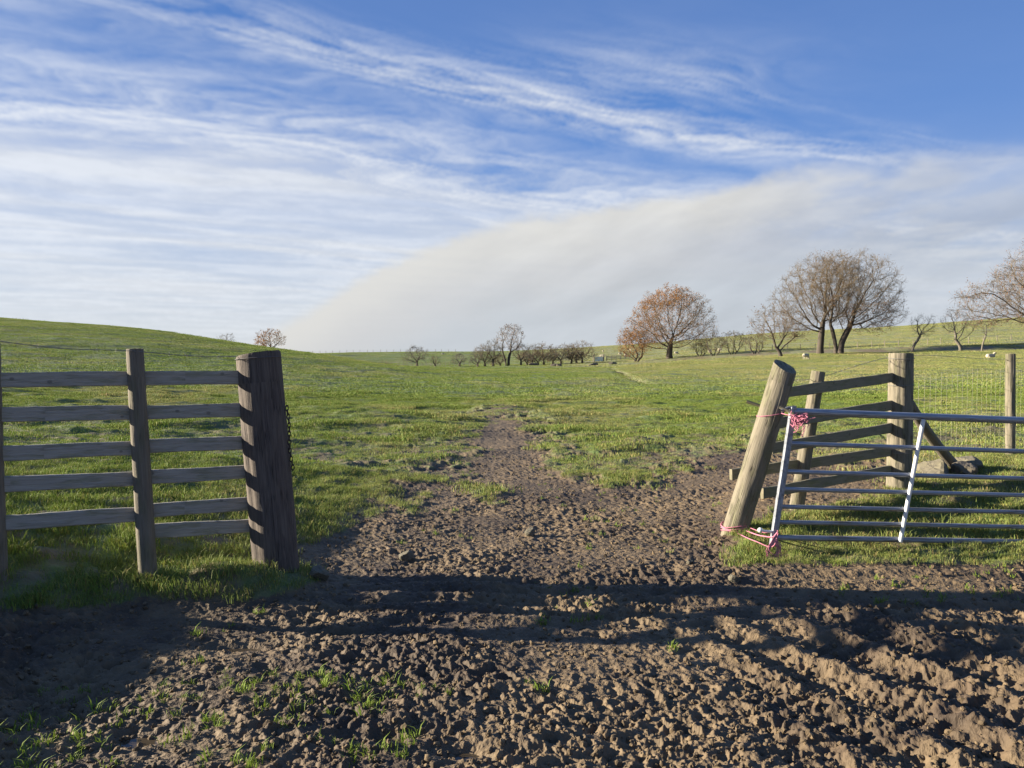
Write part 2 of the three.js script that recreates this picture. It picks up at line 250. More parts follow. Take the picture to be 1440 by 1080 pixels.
  if (g.attributes.normal.getY(nR * 10 + 100) < 0) { for (let i = 0; i < idx.length; i += 3) { const t = idx[i]; idx[i] = idx[i + 1]; idx[i + 1] = t; } g.computeVertexNormals(); }
  const per = (fx, fy, u, v, o) => { let s = 0, a = 1, n = 0; for (let q = 0; q < o; q++) { const P = fx << q; const x = u * P, y = v * P, ix = Math.floor(x), iy = Math.floor(y), tx = x - ix, ty = y - iy, h = (i, j) => RV[PERM[PERM[(i % P) & 255] + ((j % P + q * 37) & 255)]]; const sx = tx * tx * (3 - 2 * tx), sy = ty * ty * (3 - 2 * ty); s += a * mix(mix(h(ix, iy), h(ix + 1, iy), sx), mix(h(ix, iy + 1), h(ix + 1, iy + 1), sx), sy); n += a; a *= 0.62; } return s / n; };
  const bump = dataTex(1024, 1024, (u, v, o) => { o[0] = o[1] = o[2] = per(24, 24, u, v, 4); }, false, 1 / 0.8, 1 / 0.8);
  const grain = dataTex(512, 512, (u, v, o) => { const n = per(12, 12, u, v, 5), q = 0.78 + 0.44 * (n - 0.5) * 1.6; o[0] = q; o[1] = q; o[2] = q * 0.985; }, false, 1 / 1.1, 1 / 1.1);
  const ground = new THREE.Mesh(g, std({ vertexColors: true, color: col(1.25, 1.25, 1.25), map: grain, bumpMap: bump, bumpScale: 0.014, roughness: 0.82 }));
  ground.receiveShadow = ground.castShadow = true; add(ground, 'ground'); tag(ground, 'churned mud gateway opening onto rolling green pasture', 'ground', null, 'structure');
}
const W = (px, D) => ((px - 720) / 1083) * D;                 // metres to the side at a depth, from bearings read off the photograph
const onGround = (x, D, dy = 0) => [x, groundH(x, D) + dy, -D];

// puddles
{ const water = new THREE.MeshPhysicalMaterial({ color: col(0.06, 0.046, 0.03), roughness: 0.02, metalness: 0, specularIntensity: 1, ior: 1.33 });
  PUDDLES.forEach(([x, D, a, b], i) => { let lowest = 9; for (let q = 0; q < 60; q++) { const u = (q % 8) / 7 * 2 - 1, v = Math.floor(q / 8) / 7 * 2 - 1; lowest = Math.min(lowest, groundH(x + u * a * 0.6, D + v * b * 0.6)); }
    const s = new THREE.Shape(); for (let q = 0; q < 40; q++) { const t = (q / 40) * 6.2832, k = 1.15 + 0.2 * noise(Math.cos(t) * 2 + i * 7, Math.sin(t) * 2); s[q ? 'lineTo' : 'moveTo'](Math.cos(t) * a * k, Math.sin(t) * b * k); }
    const g = new THREE.ShapeGeometry(s); g.rotateX(-Math.PI / 2); const m = new THREE.Mesh(g, water); m.position.set(x, lowest + 0.022, -D); m.receiveShadow = true; add(m, 'puddle'); tag(m, 'shallow puddle of muddy water among the churned clods', 'puddle', 'puddles in the mud', 'structure'); }); }

// ---------------------------------------------------------------- grass
function bladePatch(seed, n, rad, h0, h1, w, dead = 0.1) {
  const r = rng(seed), pos = [], c = [], ix = [];
  for (let i = 0; i < n; i++) {
    const a = r() * 6.2832, d = Math.sqrt(r()) * rad, x = Math.cos(a) * d, z = Math.sin(a) * d, h = mix(h0, h1, r() * r()), la = r() * 6.2832, l = h * (0.25 + 0.75 * r()), fa = r() * 6.2832, wx = Math.cos(fa) * w * (0.6 + 0.7 * r()) / 2, wz = Math.sin(fa) * w / 2;
    const k = pos.length / 3, lx = Math.cos(la) * l, lz = Math.sin(la) * l;
    pos.push(x - wx, -0.012, z - wz, x + wx, -0.012, z + wz, x + lx * 0.35 - wx * 0.8, h * 0.62, z + lz * 0.35 - wz * 0.8, x + lx * 0.35 + wx * 0.8, h * 0.62, z + lz * 0.35 + wz * 0.8, x + lx, h * (0.85 + 0.15 * r()), z + lz);
    const t = 0.75 + 0.5 * r(), q = r() < dead ? [1.7 * t, 1.15 * t, 1.6 * t] : [t, t, t];
    for (let v = 0; v < 5; v++) c.push(...q);
    ix.push(k, k + 1, k + 2, k + 1, k + 3, k + 2, k + 2, k + 3, k + 4);
  }
  const g = new THREE.BufferGeometry(); g.setAttribute('position', new THREE.Float32BufferAttribute(pos, 3)); g.setAttribute('color', new THREE.Float32BufferAttribute(c, 3)); g.setIndex(ix); g.computeVertexNormals(); return g;
}
const grassMat = new THREE.MeshPhysicalMaterial({ vertexColors: true, roughness: 0.75, transmission: 0.35, thickness: 0, side: THREE.DoubleSide, specularIntensity: 0.3 });
function scatterGrass(name, label, geo, list) {
  const im = new THREE.InstancedMesh(geo, grassMat, list.length), M = new THREE.Matrix4(), q = new THREE.Quaternion(), e = new THREE.Euler(), c = new THREE.Color();
  list.forEach(([x, y, z, s, rot, cr, cg, cb], i) => { e.set(0, rot, 0); q.setFromEuler(e); M.compose(new THREE.Vector3(x, y, z), q, new THREE.Vector3(s, s, s)); im.setMatrixAt(i, M); im.setColorAt(i, c.setRGB(cr, cg, cb)); });
  im.castShadow = im.receiveShadow = true; add(im, name); return tag(im, label, 'grass', null, 'stuff');
}
{
  const r = rng(5), near = [[], []], midf = [[], []], farf = [], distant = [], sprout = [];
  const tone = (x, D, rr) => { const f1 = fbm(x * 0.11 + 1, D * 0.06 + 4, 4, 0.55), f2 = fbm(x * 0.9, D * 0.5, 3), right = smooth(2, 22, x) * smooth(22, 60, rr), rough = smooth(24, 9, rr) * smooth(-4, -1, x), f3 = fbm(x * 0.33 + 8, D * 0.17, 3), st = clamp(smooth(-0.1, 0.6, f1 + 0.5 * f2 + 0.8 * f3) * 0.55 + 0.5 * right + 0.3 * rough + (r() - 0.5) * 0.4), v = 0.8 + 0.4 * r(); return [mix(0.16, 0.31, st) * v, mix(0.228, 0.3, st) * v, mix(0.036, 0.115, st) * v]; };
  for (let i = 0; i < 26000; i++) {   // close turf on the verges and round the posts
    const D = 4 + r() * 6.5, x = (r() * 2 - 1) * Math.min(8, D * 0.95), m = mudness(x, D); if (m > 0.6 - 0.45 * r()) continue;
    const longer = D < 7.4 && (x > 1.6 || x < -1.2) ? (D < 6.45 && x > 2.05 ? 0.5 : 0.72 + 0.3 * noise(x * 3, D * 3)) : 0.6; if (x < -1.2 && D < 6.5 && r() > smooth(-0.45, 0.05, fbm(x * 2.4 + 3, D * 2.4, 3))) continue; near[i & 1].push([x, groundH(x, D), -D, longer * (0.65 + 0.75 * r()), r() * 6.28, ...tone(x, D, D)]);
  }
  for (let i = 0; i < 62000; i++) {
    const D = Math.sqrt(mix(7 * 7, 32 * 32, r())), x = (r() * 2 - 1) * D * 0.76, m = mudness(x, D); if (m > 0.1 + 0.6 * r() || (D < 6.7 && x > 2)) continue; const sparse = smooth(-0.2, 0.25, fbm(x * 2.6, D * 1.7, 4, 0.6)); if (D < 22 && r() > mix(0.06 + 0.94 * sparse, 1, smooth(9, 22, D + 3 * noise(x * 0.6, D * 0.4)))) continue;
    midf[i & 1].push([x, groundH(x, D), -D, (0.6 + 0.7 * r()) * mix(0.6, D < 14 ? 1.1 : 1.5, smooth(-0.1, 0.6, noise(x * 0.8, D * 0.8))), r() * 6.28, ...tone(x, D, D)]);
  }
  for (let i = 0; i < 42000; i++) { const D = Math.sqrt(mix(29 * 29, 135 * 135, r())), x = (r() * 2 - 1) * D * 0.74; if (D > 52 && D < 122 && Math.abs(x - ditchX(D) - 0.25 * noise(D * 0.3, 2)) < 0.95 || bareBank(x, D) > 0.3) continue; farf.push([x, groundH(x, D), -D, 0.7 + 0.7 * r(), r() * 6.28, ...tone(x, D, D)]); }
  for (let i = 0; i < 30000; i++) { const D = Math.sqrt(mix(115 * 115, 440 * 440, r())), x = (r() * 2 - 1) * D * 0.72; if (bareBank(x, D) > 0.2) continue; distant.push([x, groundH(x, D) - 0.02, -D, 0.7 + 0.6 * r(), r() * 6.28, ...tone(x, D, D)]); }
  const clump = (cx, cD, n, sp) => { for (let i = 0; i < n; i++) { const x = cx + (r() + r() - 1) * sp, D = cD + (r() + r() - 1) * sp * 0.8; if (mudness(x, D) < 0.4) continue; const v = 0.8 + 0.4 * r(); sprout.push([x, groundH(x, D) - 0.004, -D, 0.4 + 0.75 * r(), r() * 6.28, 0.19 * v, 0.26 * v, 0.035 * v]); } };
  for (let i = 0; i < 80; i++) clump(mix(-2.4, -0.35, r()), mix(2.95, 3.9, r()), 1 + 4 * r() | 0, 0.11);
  for (let i = 0; i < 16; i++) clump(mix(-2.2, 1.0, r()), mix(3.0, 5.0, r()), 1 + 2 * r(), 0.06);
  for (let i = 0; i < 13; i++) clump(mix(0.1, 0.6, r()), mix(4.6, 6.0, r()), 1, 0.1);
  for (let i = 0; i < 40; i++) clump(mix(2.3, 4.6, r()), mix(5.1, 6.1, r()), 2, 0.12);
  for (let i = 0; i < 70; i++) clump(mix(-1.4, 2.2, r()), mix(6.3, 14, r()), 2, 0.2);
  const A = [bladePatch(1, 44, 0.1, 0.025, 0.10, 0.0045, 0.16), bladePatch(2, 38, 0.11, 0.02, 0.12, 0.005, 0.22)], B = [bladePatch(3, 80, 0.25, 0.012, 0.05, 0.007, 0.15), bladePatch(4, 80, 0.25, 0.012, 0.065, 0.007, 0.25)];
  near.forEach((l, i) => scatterGrass('verge_grass', 'long tufty grass on the verges along the fences', A[i], l));
  midf.forEach((l, i) => scatterGrass('pasture_grass', 'short grazed grass of the field beyond the gateway', B[i], l));
  scatterGrass('pasture_grass', 'short grazed grass of the field beyond the gateway', bladePatch(5, 110, 1.1, 0.015, 0.055, 0.022, 0.12), farf);
  scatterGrass('pasture_grass', 'short grazed grass of the field beyond the gateway', bladePatch(7, 130, 2.6, 0.03, 0.1, 0.07, 0.12), distant);
  scatterGrass('sprouting_grass', 'bright green grass shoots sprouting from the mud', bladePatch(6, 15, 0.035, 0.02, 0.075, 0.005, 0), sprout);
}
// loose crumbs of earth on the mud
{
  const r = rng(9), g = new THREE.IcosahedronGeometry(1, 1), p = g.attributes.position;
  for (let i = 0; i < p.count; i++) { const x = p.getX(i), y = p.getY(i), z = p.getZ(i), k = 1 + 0.45 * noise(x * 1.7 + z * 2.1 + 5, y * 1.9 - z) ; p.setXYZ(i, x * k * 1.2, y * k * 0.75, z * k); } g.computeVertexNormals();
  const list = []; for (let i = 0; i < 22000; i++) { const D = mix(2.9, 13, r() ** 1.35), x = (r() * 2 - 1) * D * 0.78, m = mudness(x, D); if (m < 0.3 + 0.4 * r()) continue; list.push([x, D, 0.003 + 0.013 * r() ** 3]); }
  const im = new THREE.InstancedMesh(g, std({ roughness: 0.95, color: col(1, 1, 1) }), list.length), M = new THREE.Matrix4(), q = new THREE.Quaternion(), e = new THREE.Euler(), c = new THREE.Color();
  list.forEach(([x, D, s], i) => { e.set(r() * 6, r() * 6, r() * 6); q.setFromEuler(e); M.compose(new THREE.Vector3(x, groundH(x, D) + s * 0.1, -D), q, new THREE.Vector3(s, s, s)); im.setMatrixAt(i, M); const v = 0.6 + 0.7 * r(); im.setColorAt(i, c.setRGB(0.12 * v, 0.083 * v, 0.044 * v)); });
  im.castShadow = im.receiveShadow = true; add(im, 'mud_crumbs'); tag(im, 'loose crumbs of earth scattered over the mud', 'mud', null, 'stuff');
}

// ---------------------------------------------------------------- timber
function woodTex(seed, w, h, base, dark, pale, opts = {}) {   // grain along v
  const { crack = 0.5, knots = 0, stain = 0, stainCol = [0.2, 0.22, 0.1] } = opts, r = rng(seed), K = []; for (let i = 0; i < knots; i++) K.push([r(), r(), 0.012 + 0.014 * r()]);
  const C = (u, v) => { let du = 0, kn = 0; for (const [a, b, s] of K) { const dx = u - a, dy = (v - b) * 4, d = Math.hypot(dx, dy); kn = Math.max(kn, smooth(s * 3.2, s * 1.6, d) * (0.75 + 0.25 * Math.cos(d / s * 7))); du += dx * Math.exp(-((d / (s * 6)) ** 2)) * 0.9; }
    const x = (u - du) * 60 + seed, y = v * 5; return [fbm(x * 0.55, y * 0.9, 4, 0.6), fbm(x * 2.2, y * 1.5, 3, 0.6), fbm(u * 7 + seed, v * 6, 4), kn, noise(x * 1.1 + 50, y * 0.8)]; };
  const map = dataTex(w, h, (u, v, o) => { const [a, b, c, kn, ck] = C(u, v), t = clamp(0.5 + a * 0.55 + b * 0.35), cr = crack * smooth(0.13, 0.0, Math.abs(ck)) * smooth(0.0, 0.35, c + 0.2), s = stain * smooth(-0.05, 0.35, c + 0.3 * a);
    for (let i = 0; i < 3; i++) { let q = mix(dark[i], pale[i], t); q = mix(q, base[i], 0.35); q = mix(q, stainCol[i], s * 0.6); q = mix(q, dark[i] * 0.55, kn * 0.8); q = mix(q, dark[i] * 0.3, cr); o[i] = q <= 0.0031308 ? q * 12.92 : 1.055 * q ** (1 / 2.4) - 0.055; } }, true);
  const bump = dataTex(w, h, (u, v, o) => { const [a, b, c, kn, ck] = C(u, v); o[0] = o[1] = o[2] = 0.55 + 0.25 * a + 0.3 * b - 0.5 * crack * smooth(0.13, 0, Math.abs(ck)) * smooth(0, 0.35, c + 0.2) + 0.15 * kn; });
  return { map, bumpMap: bump, bumpScale: 0.006 };
}
const wPost = std(woodTex(3, 512, 1024, [0.17, 0.145, 0.105], [0.09, 0.072, 0.05], [0.25, 0.215, 0.16], { stain: 0.5, stainCol: [0.13, 0.135, 0.06] }));
const wPale = std(woodTex(8, 512, 1024, [0.185, 0.158, 0.108], [0.085, 0.068, 0.045], [0.275, 0.24, 0.175], { stain: 0.75, stainCol: [0.13, 0.13, 0.055], crack: 1 }));
const wBig = std(woodTex(14, 512, 1024, [0.09, 0.068, 0.053], [0.03, 0.021, 0.016], [0.2, 0.162, 0.128], { crack: 0.95, stain: 0.35, stainCol: [0.09, 0.065, 0.06] }));
const wRail = std(woodTex(21, 256, 1024, [0.33, 0.305, 0.25], [0.17, 0.15, 0.12], [0.5, 0.47, 0.4], { knots: 5, stain: 0.7, stainCol: [0.19, 0.195, 0.1], crack: 0.4 }));
const wGreen = std(woodTex(27, 256, 1024, [0.2, 0.175, 0.115], [0.11, 0.096, 0.06], [0.3, 0.265, 0.18], { knots: 4, stain: 0.9, stainCol: [0.15, 0.155, 0.065], crack: 0.4 }));
const V = (x, D, y) => new THREE.Vector3(x, y, -D);
// A round post between two points, both in its group's axes; its surface is checked and slightly out of round.
function postGeo(a, b, r0, r1, seed, o = {}) {
  const { rad = 40, seg = 50, cut = 0, cutDir = 0, ridge = 0.0025, bend = 0 } = o, L = a.distanceTo(b), pos = [], uv = [], ix = [], q = new THREE.Quaternion().setFromUnitVectors(new THREE.Vector3(0, 1, 0), b.clone().sub(a).normalize()), v = new THREE.Vector3();
  const put = (x, y, z, u, w) => { v.set(x, y, z).applyQuaternion(q).add(a); pos.push(v.x, v.y, v.z); uv.push(u, w); };
  for (let j = 0; j <= seg; j++) { const t = j / seg; for (let i = 0; i <= rad; i++) { const th = (i % rad) / rad * 6.2832, c = Math.cos(th), s = Math.sin(th);
    const chamfer = j === seg ? 0.975 : 1, lump = 1 + 0.05 * noise(c * 0.9 + seed, s * 0.9 + t * L * 0.7) + 0.02 * noise(c * 2 + seed * 3, s * 2 + t * L * 3), gr = -ridge * Math.max(0, noise(th * 3.2 + seed * 7, t * L * 0.55 + seed) - 0.15) * 4 - ridge * Math.abs(noise(th * 7 + seed, t * L * 1.3));
    const rr = (mix(r0, r1, t) * lump + gr) * chamfer, bx = bend * Math.sin(t * Math.PI), oblique = cut * (c * Math.cos(cutDir) + s * Math.sin(cutDir)) * t ** 12;
    put(c * rr + bx, t * L + (j === seg ? -0.001 : j === seg - 1 ? 0 : 0) + oblique + (j === seg ? 0.003 * noise(c * 3, s * 3 + seed) : 0), s * rr, i / rad * Math.max(1, Math.round(r0 * 6.2832 / 0.5)), t * L / 1.6); } }
  const W1 = rad + 1; for (let j = 0; j < seg; j++) for (let i = 0; i < rad; i++) { const k = j * W1 + i; ix.push(k, k + W1, k + 1, k + 1, k + W1, k + W1 + 1); }
  const ring = seg * W1, top0 = pos.length / 3;      // end grain
  for (let i = 0; i <= rad; i++) { const k = (ring + i) * 3; pos.push(pos[k], pos[k + 1], pos[k + 2]); uv.push(0.5 + 0.1 * Math.cos(i / rad * 6.2832), 0.05 * Math.sin(i / rad * 6.2832)); }
  put(bend * 0, L + 0.002, 0, 0.5, 0); const cN = pos.length / 3 - 1; for (let i = 0; i < rad; i++) ix.push(top0 + i, cN, top0 + i + 1);
  const g = new THREE.BufferGeometry(); g.setAttribute('position', new THREE.Float32BufferAttribute(pos, 3)); g.setAttribute('uv', new THREE.Float32BufferAttribute(uv, 2)); g.setIndex(ix); g.computeVertexNormals();
  const N = g.attributes.normal; for (let j = 0; j <= seg; j++) { const p = j * W1, e = p + rad; N.setXYZ(e, N.getX(p), N.getY(p), N.getZ(p)); }
  return g;
}
// A sawn rail from a to b (centre line), its broad face upright.
function railGeo(a, b, h, t, seed) {
  const n = 26, L = a.distanceTo(b), ax = b.clone().sub(a).normalize(), side = new THREE.Vector3(-ax.z, 0, ax.x).normalize(), up = new THREE.Vector3().crossVectors(side, ax).normalize(); if (up.y < 0) up.negate();
  const ch = 0.005, prof = [[-1, -1, ch, 0], [-1, -1, 0, ch], [-1, 1, 0, -ch], [-1, 1, ch, 0], [1, 1, -ch, 0], [1, 1, 0, -ch], [1, -1, 0, ch], [1, -1, -ch, 0]], pos = [], uv = [], ix = [], off = rng(seed)() * 7;
  let per = [0]; for (let k = 0; k < 8; k++) { const p = prof[k], q = prof[(k + 1) % 8]; per.push(per[k] + Math.hypot((q[0] - p[0]) * t / 2 + q[2] - p[2], (q[1] - p[1]) * h / 2 + q[3] - p[3])); }
  for (let k = 0; k < 8; k++) for (const e of [0, 1]) { const p = prof[(k + e) % 8]; for (let j = 0; j <= n; j++) { const s = j / n, wob = 0.006 * noise(s * L * 2.2 + seed, p[1] * 3 + seed), edge = 0.0025 * noise(s * L * 14 + seed * 3, k * 2 + p[1]), x = p[0] * t / 2 + p[2] + 0.5 * wob, y = p[1] * h / 2 + p[3] + wob + edge;
    const v = a.clone().addScaledVector(ax, s * L).addScaledVector(side, x).addScaledVector(up, y); pos.push(v.x, v.y, v.z); uv.push((per[k + e] + off) / 0.25, s * L / 1.3 + off); } }
  const m = n + 1; for (let k = 0; k < 8; k++) for (let j = 0; j < n; j++) { const p = k * 2 * m + j; ix.push(p, p + 1, p + m, p + 1, p + m + 1, p + m); }
  for (const j of [0, n]) { const base = pos.length / 3; for (let k = 0; k < 8; k++) { const p = (k * 2 * m + j) * 3; pos.push(pos[p], pos[p + 1], pos[p + 2]); uv.push(prof[k][0] * 0.05, prof[k][1] * 0.01); } for (let k = 1; k < 7; k++) j ? ix.push(base, base + k, base + k + 1) : ix.push(base, base + k + 1, base + k); }
  const g = new THREE.BufferGeometry(); g.setAttribute('position', new THREE.Float32BufferAttribute(pos, 3)); g.setAttribute('uv', new THREE.Float32BufferAttribute(uv, 2)); g.setIndex(ix); g.computeVertexNormals(); return g;
}
const tube = (pts, r, seg, rad = 5, closed = false) => new THREE.TubeGeometry(new THREE.CatmullRomCurve3(pts, closed), seg, r, rad, closed);
const wireMat = std({ color: col(0.22, 0.215, 0.2), metalness: 0.6, roughness: 0.6 });
function barbed(pts, seed) {   // two twisted strands and barbs
  const c = new THREE.CatmullRomCurve3(pts), L = c.getLength(), n = Math.ceil(L / 0.03), a = [], b = [], out = [];
  for (let i = 0; i <= n; i++) { const p = c.getPointAt(i / n), w = i * 1.3; a.push(p.clone().add(new THREE.Vector3(0, Math.sin(w) * 0.0022, Math.cos(w) * 0.0022))); b.push(p.clone().add(new THREE.Vector3(0, -Math.sin(w) * 0.0022, -Math.cos(w) * 0.0022))); }
  out.push(tube(a, 0.0016, n * 2, 4), tube(b, 0.0016, n * 2, 4)); const r = rng(seed);
  for (let s = 0.06; s < L; s += 0.11) { const p = c.getPointAt(s / L); for (let k = 0; k < 2; k++) { const d = new THREE.Vector3(0.3 * (r() - 0.5), r() - 0.5, r() - 0.5).normalize().multiplyScalar(0.014); out.push(tube([p.clone().sub(d), p, p.clone().add(d)], 0.0013, 2, 4)); } }
  return mergeGeometries(out);
}
function rel(o, v) { return v.clone().sub(o.position); }
const G = (x, D, y) => V(x, D, y);

// ---- left: post-and-rail fence running up to the big gatepost
{
  const p0 = { a: G(-3.235, 4.80, 0.05), b: G(-3.25, 4.80, 1.72) }, p1 = { a: G(-2.468, 5.2, -0.1), b: G(-2.545, 5.2, 1.69) };
  const f = thing('rail_fence', 'weathered grey post and rail fence ending at the massive dark gatepost', 'fence', [-2.468, groundH(-2.468, 5.2), -5.2]);
  const rp = (g) => g;   // geometry is written in world metres, then moved to the fence's base
  const P = (v) => rel(f, v);
  part(f, 'post', postGeo(P(p0.a), P(p0.b), 0.06, 0.057, 4), wPost); part(f, 'post', postGeo(P(p1.a), P(p1.b), 0.06, 0.055, 11, { seg: 70 }), wPost);
  const y2h = (y, D) => EYE - ((y - 505) / 1083) * D, fx = (D) => mix(-3.2, -1.86, (D - 4.82) / 0.85);
  const left = [[524, 545], [574, 593], [628, 651], [673, 694], [728, 750]], joinL = [[522, 542.5], [570, 590], [619, 641], [663, 683.5], [712.5, 735]], right = [[521.5, 539], [566, 585], [611, 632.5], [653, 673], [696, 718], [730, 749]], joinR = [[522, 542], [570, 590.5], [617, 639], [661, 682], [709, 731], [740, 757]];
  left.forEach(([t, b], i) => { const D0 = 4.74, D1 = 5.245, [t1, b1] = joinL[i]; part(f, 'rail', railGeo(P(G(fx(D0), D0, y2h((t + b) / 2, D0))), P(G(fx(D1), D1, y2h((t1 + b1) / 2, D1))), 0.096, 0.032, 30 + i), wRail); });
  right.forEach(([t, b], i) => { const D0 = 5.255, D1 = 5.67, [t0, b0] = joinR[i]; part(f, 'rail', railGeo(P(G(fx(D0), D0, y2h((t0 + b0) / 2, D0))), P(G(fx(D1) + 0.03, D1, y2h((t + b) / 2, D1))), 0.096, 0.032, 50 + i), wRail); });
  const wire = [G(-3.24, 4.74, 1.74), G(-2.9, 4.95, 1.69), G(-2.56, 5.13, 1.675), G(-2.2, 5.4, 1.64), G(-1.985, 5.56, 1.638)];
  part(f, 'barbed_wire', barbed(wire.map(P), 4), wireMat);
}
// ---- left: the big gatepost, a chain on its far side
{
  const o = thing('gatepost', 'massive dark cracked round gatepost with a slanting top, grass round its foot', 'gatepost', [-1.80, groundH(-1.8, 5.6), -5.62]), P = (v) => rel(o, v);
  part(o, 'timber', postGeo(P(G(-1.715, 5.6, -0.15)), P(G(-1.862, 5.66, 1.66)), 0.168, 0.157, 23, { rad: 96, seg: 110, ridge: 0.003, cut: 0.014, cutDir: 0.1 }), wBig);
  const ring = []; for (let i = 0; i <= 40; i++) { const t = i / 40 * 6.2832; ring.push(P(G(-1.86 + Math.cos(t) * 0.162, 5.655 + Math.sin(t) * 0.162, 1.628 + 0.012 * Math.cos(t)))); }
  part(o, 'wire_loop', tube(ring, 0.003, 80, 5), std({ color: col(0.1, 0.09, 0.08), roughness: 0.7 }));
  const c = thing('chain', 'rusty chain hanging down the side of the massive gatepost', 'chain', [-1.648, 0.80, -5.63]), links = [];
  for (let i = 0; i < 15; i++) { const l = new THREE.TorusGeometry(0.013, 0.0042, 6, 12); l.scale(0.8, 1.55, 0.8); if (i % 2) l.rotateY(Math.PI / 2); l.rotateZ(0.15 * noise(i, 3)); l.translate(0.006 * Math.sin(i * 0.5) + i * 0.0025, 0.46 - i * 0.031, 0); links.push(l); }
  links.forEach((l) => part(c, 'link', l, std({ color: col(0.07, 0.055, 0.045), metalness: 0.5, roughness: 0.75 })));
}
// ---- right: leaning gatepost, rail fence behind it, strainer post with strut, wire netting
const leanBase = G(1.94, 6.86, -0.12), leanTop = G(2.405, 6.78, 1.555);
{
  const o = thing('gatepost', 'pale round gatepost leaning well over, tied with pink twine', 'gatepost', [2.03, groundH(2.03, 6.86), -6.86]), P = (v) => rel(o, v);
  part(o, 'timber', postGeo(P(leanBase), P(leanTop), 0.112, 0.108, 31, { rad: 64, seg: 80, ridge: 0.004, cut: -0.045, cutDir: 1.3 }), wPale);
  const f = thing('rail_fence', 'green-stained five rail fence sloping up between the leaning gatepost and the strainer post', 'fence', [2.78, groundH(2.78, 7.5), -7.5]), Q = (v) => rel(f, v);
  part(f, 'post', postGeo(Q(G(2.76, 7.5, 0.0)), Q(G(2.985, 7.5, 1.5)), 0.07, 0.066, 37), wPale);
  const RL = [[2.42, 7.02, 1.305, 1.424], [2.3, 7.02, 1.015, 1.13], [2.38, 7.05, 0.80, 0.89], [2.02, 7.08, 0.556, 0.64], [2.3, 7.05, 0.385, 0.44]];
  RL.forEach(([x, D, h0, h1], i) => part(f, 'rail', railGeo(Q(G(x, D + 0.0, h0)), Q(G(4.03, 8.17, h1)), 0.1, 0.034, 70 + i), wGreen));
  const s = thing('strainer_post', 'stout upright strainer post with a slanting strut, end of the netting fence', 'fence post', [4.14, groundH(4.14, 8.2), -8.2]), S = (v) => rel(s, v);
  part(s, 'timber', postGeo(S(G(4.14, 8.2, 0.0)), S(G(4.14, 8.2, 1.685)), 0.126, 0.122, 41, { rad: 56, seg: 60, ridge: 0.003 }), wPale);
  part(s, 'strut', postGeo(S(G(5.52, 9.15, 0.12)), S(G(4.24, 8.27, 1.19)), 0.06, 0.056, 43, { bend: -0.05 }), wPost);
  for (const [h, k] of [[1.63, 0], [1.35, 1], [1.0, 2], [0.62, 3]]) { const ring = []; for (let i = 0; i < 24; i++) { const t = i / 24 * 6.2832; ring.push(S(G(4.14 + Math.cos(t) * 0.131, 8.2 + Math.sin(t) * 0.131, h + 0.01 * Math.sin(t + k)))); } part(s, 'wire_loop', tube(ring, 0.0022, 48, 4, true), wireMat); }
  const n = thing('netting_fence', 'wire netting fence on round posts, leading away from the strainer post', 'fence', [6.55, groundH(6.55, 10), -10]), N = (v) => rel(n, v);
  part(n, 'post', postGeo(N(G(6.53, 10.05, 0.0)), N(G(6.5, 10.05, 1.69)), 0.06, 0.058, 47), wPale);
  part(n, 'post', postGeo(N(G(8.9, 11.9, 0.1)), N(G(8.93, 11.9, 1.85)), 0.06, 0.058, 48), wPale);
  const along = (t) => [mix(4.14, 8.9, t), mix(8.2, 11.9, t)], silver = std({ color: col(0.3, 0.28, 0.22), metalness: 0.5, roughness: 0.5 });
  part(n, 'barbed_wire', barbed([G(2.4, 6.9, 1.44), G(2.98, 7.58, 1.43), G(4.12, 8.33, 1.645), G(6.5, 10.12, 1.62), G(8.9, 11.95, 1.75)].map(N), 12), wireMat);
  const net = []; for (let i = 1; i < 42; i++) { const t = i / 42, [x, D] = along(t), g0 = groundH(x, D); net.push(tube([N(G(x, D + 0.14, g0 + 0.02)), N(G(x + 0.02 * noise(i, 2), D + 0.14, g0 + 0.35)), N(G(x + 0.03 * noise(i, 7), D + 0.14, g0 + 0.75)), N(G(x + 0.02 * noise(i, 9), D + 0.14, g0 + 1.12))], 0.0011, 8, 4)); }
  for (let k = 0; k < 7; k++) { const pts = []; for (let i = 0; i <= 20; i++) { const [x, D] = along(i / 20); pts.push(N(G(x, D + 0.14, groundH(x, D) + 0.05 + [0, 0.12, 0.26, 0.42, 0.62, 0.84, 1.07][k] + 0.01 * noise(i, k)))); } net.push(tube(pts, 0.0014, 40, 4)); }
  part(n, 'wire_netting', mergeGeometries(net), silver);
}
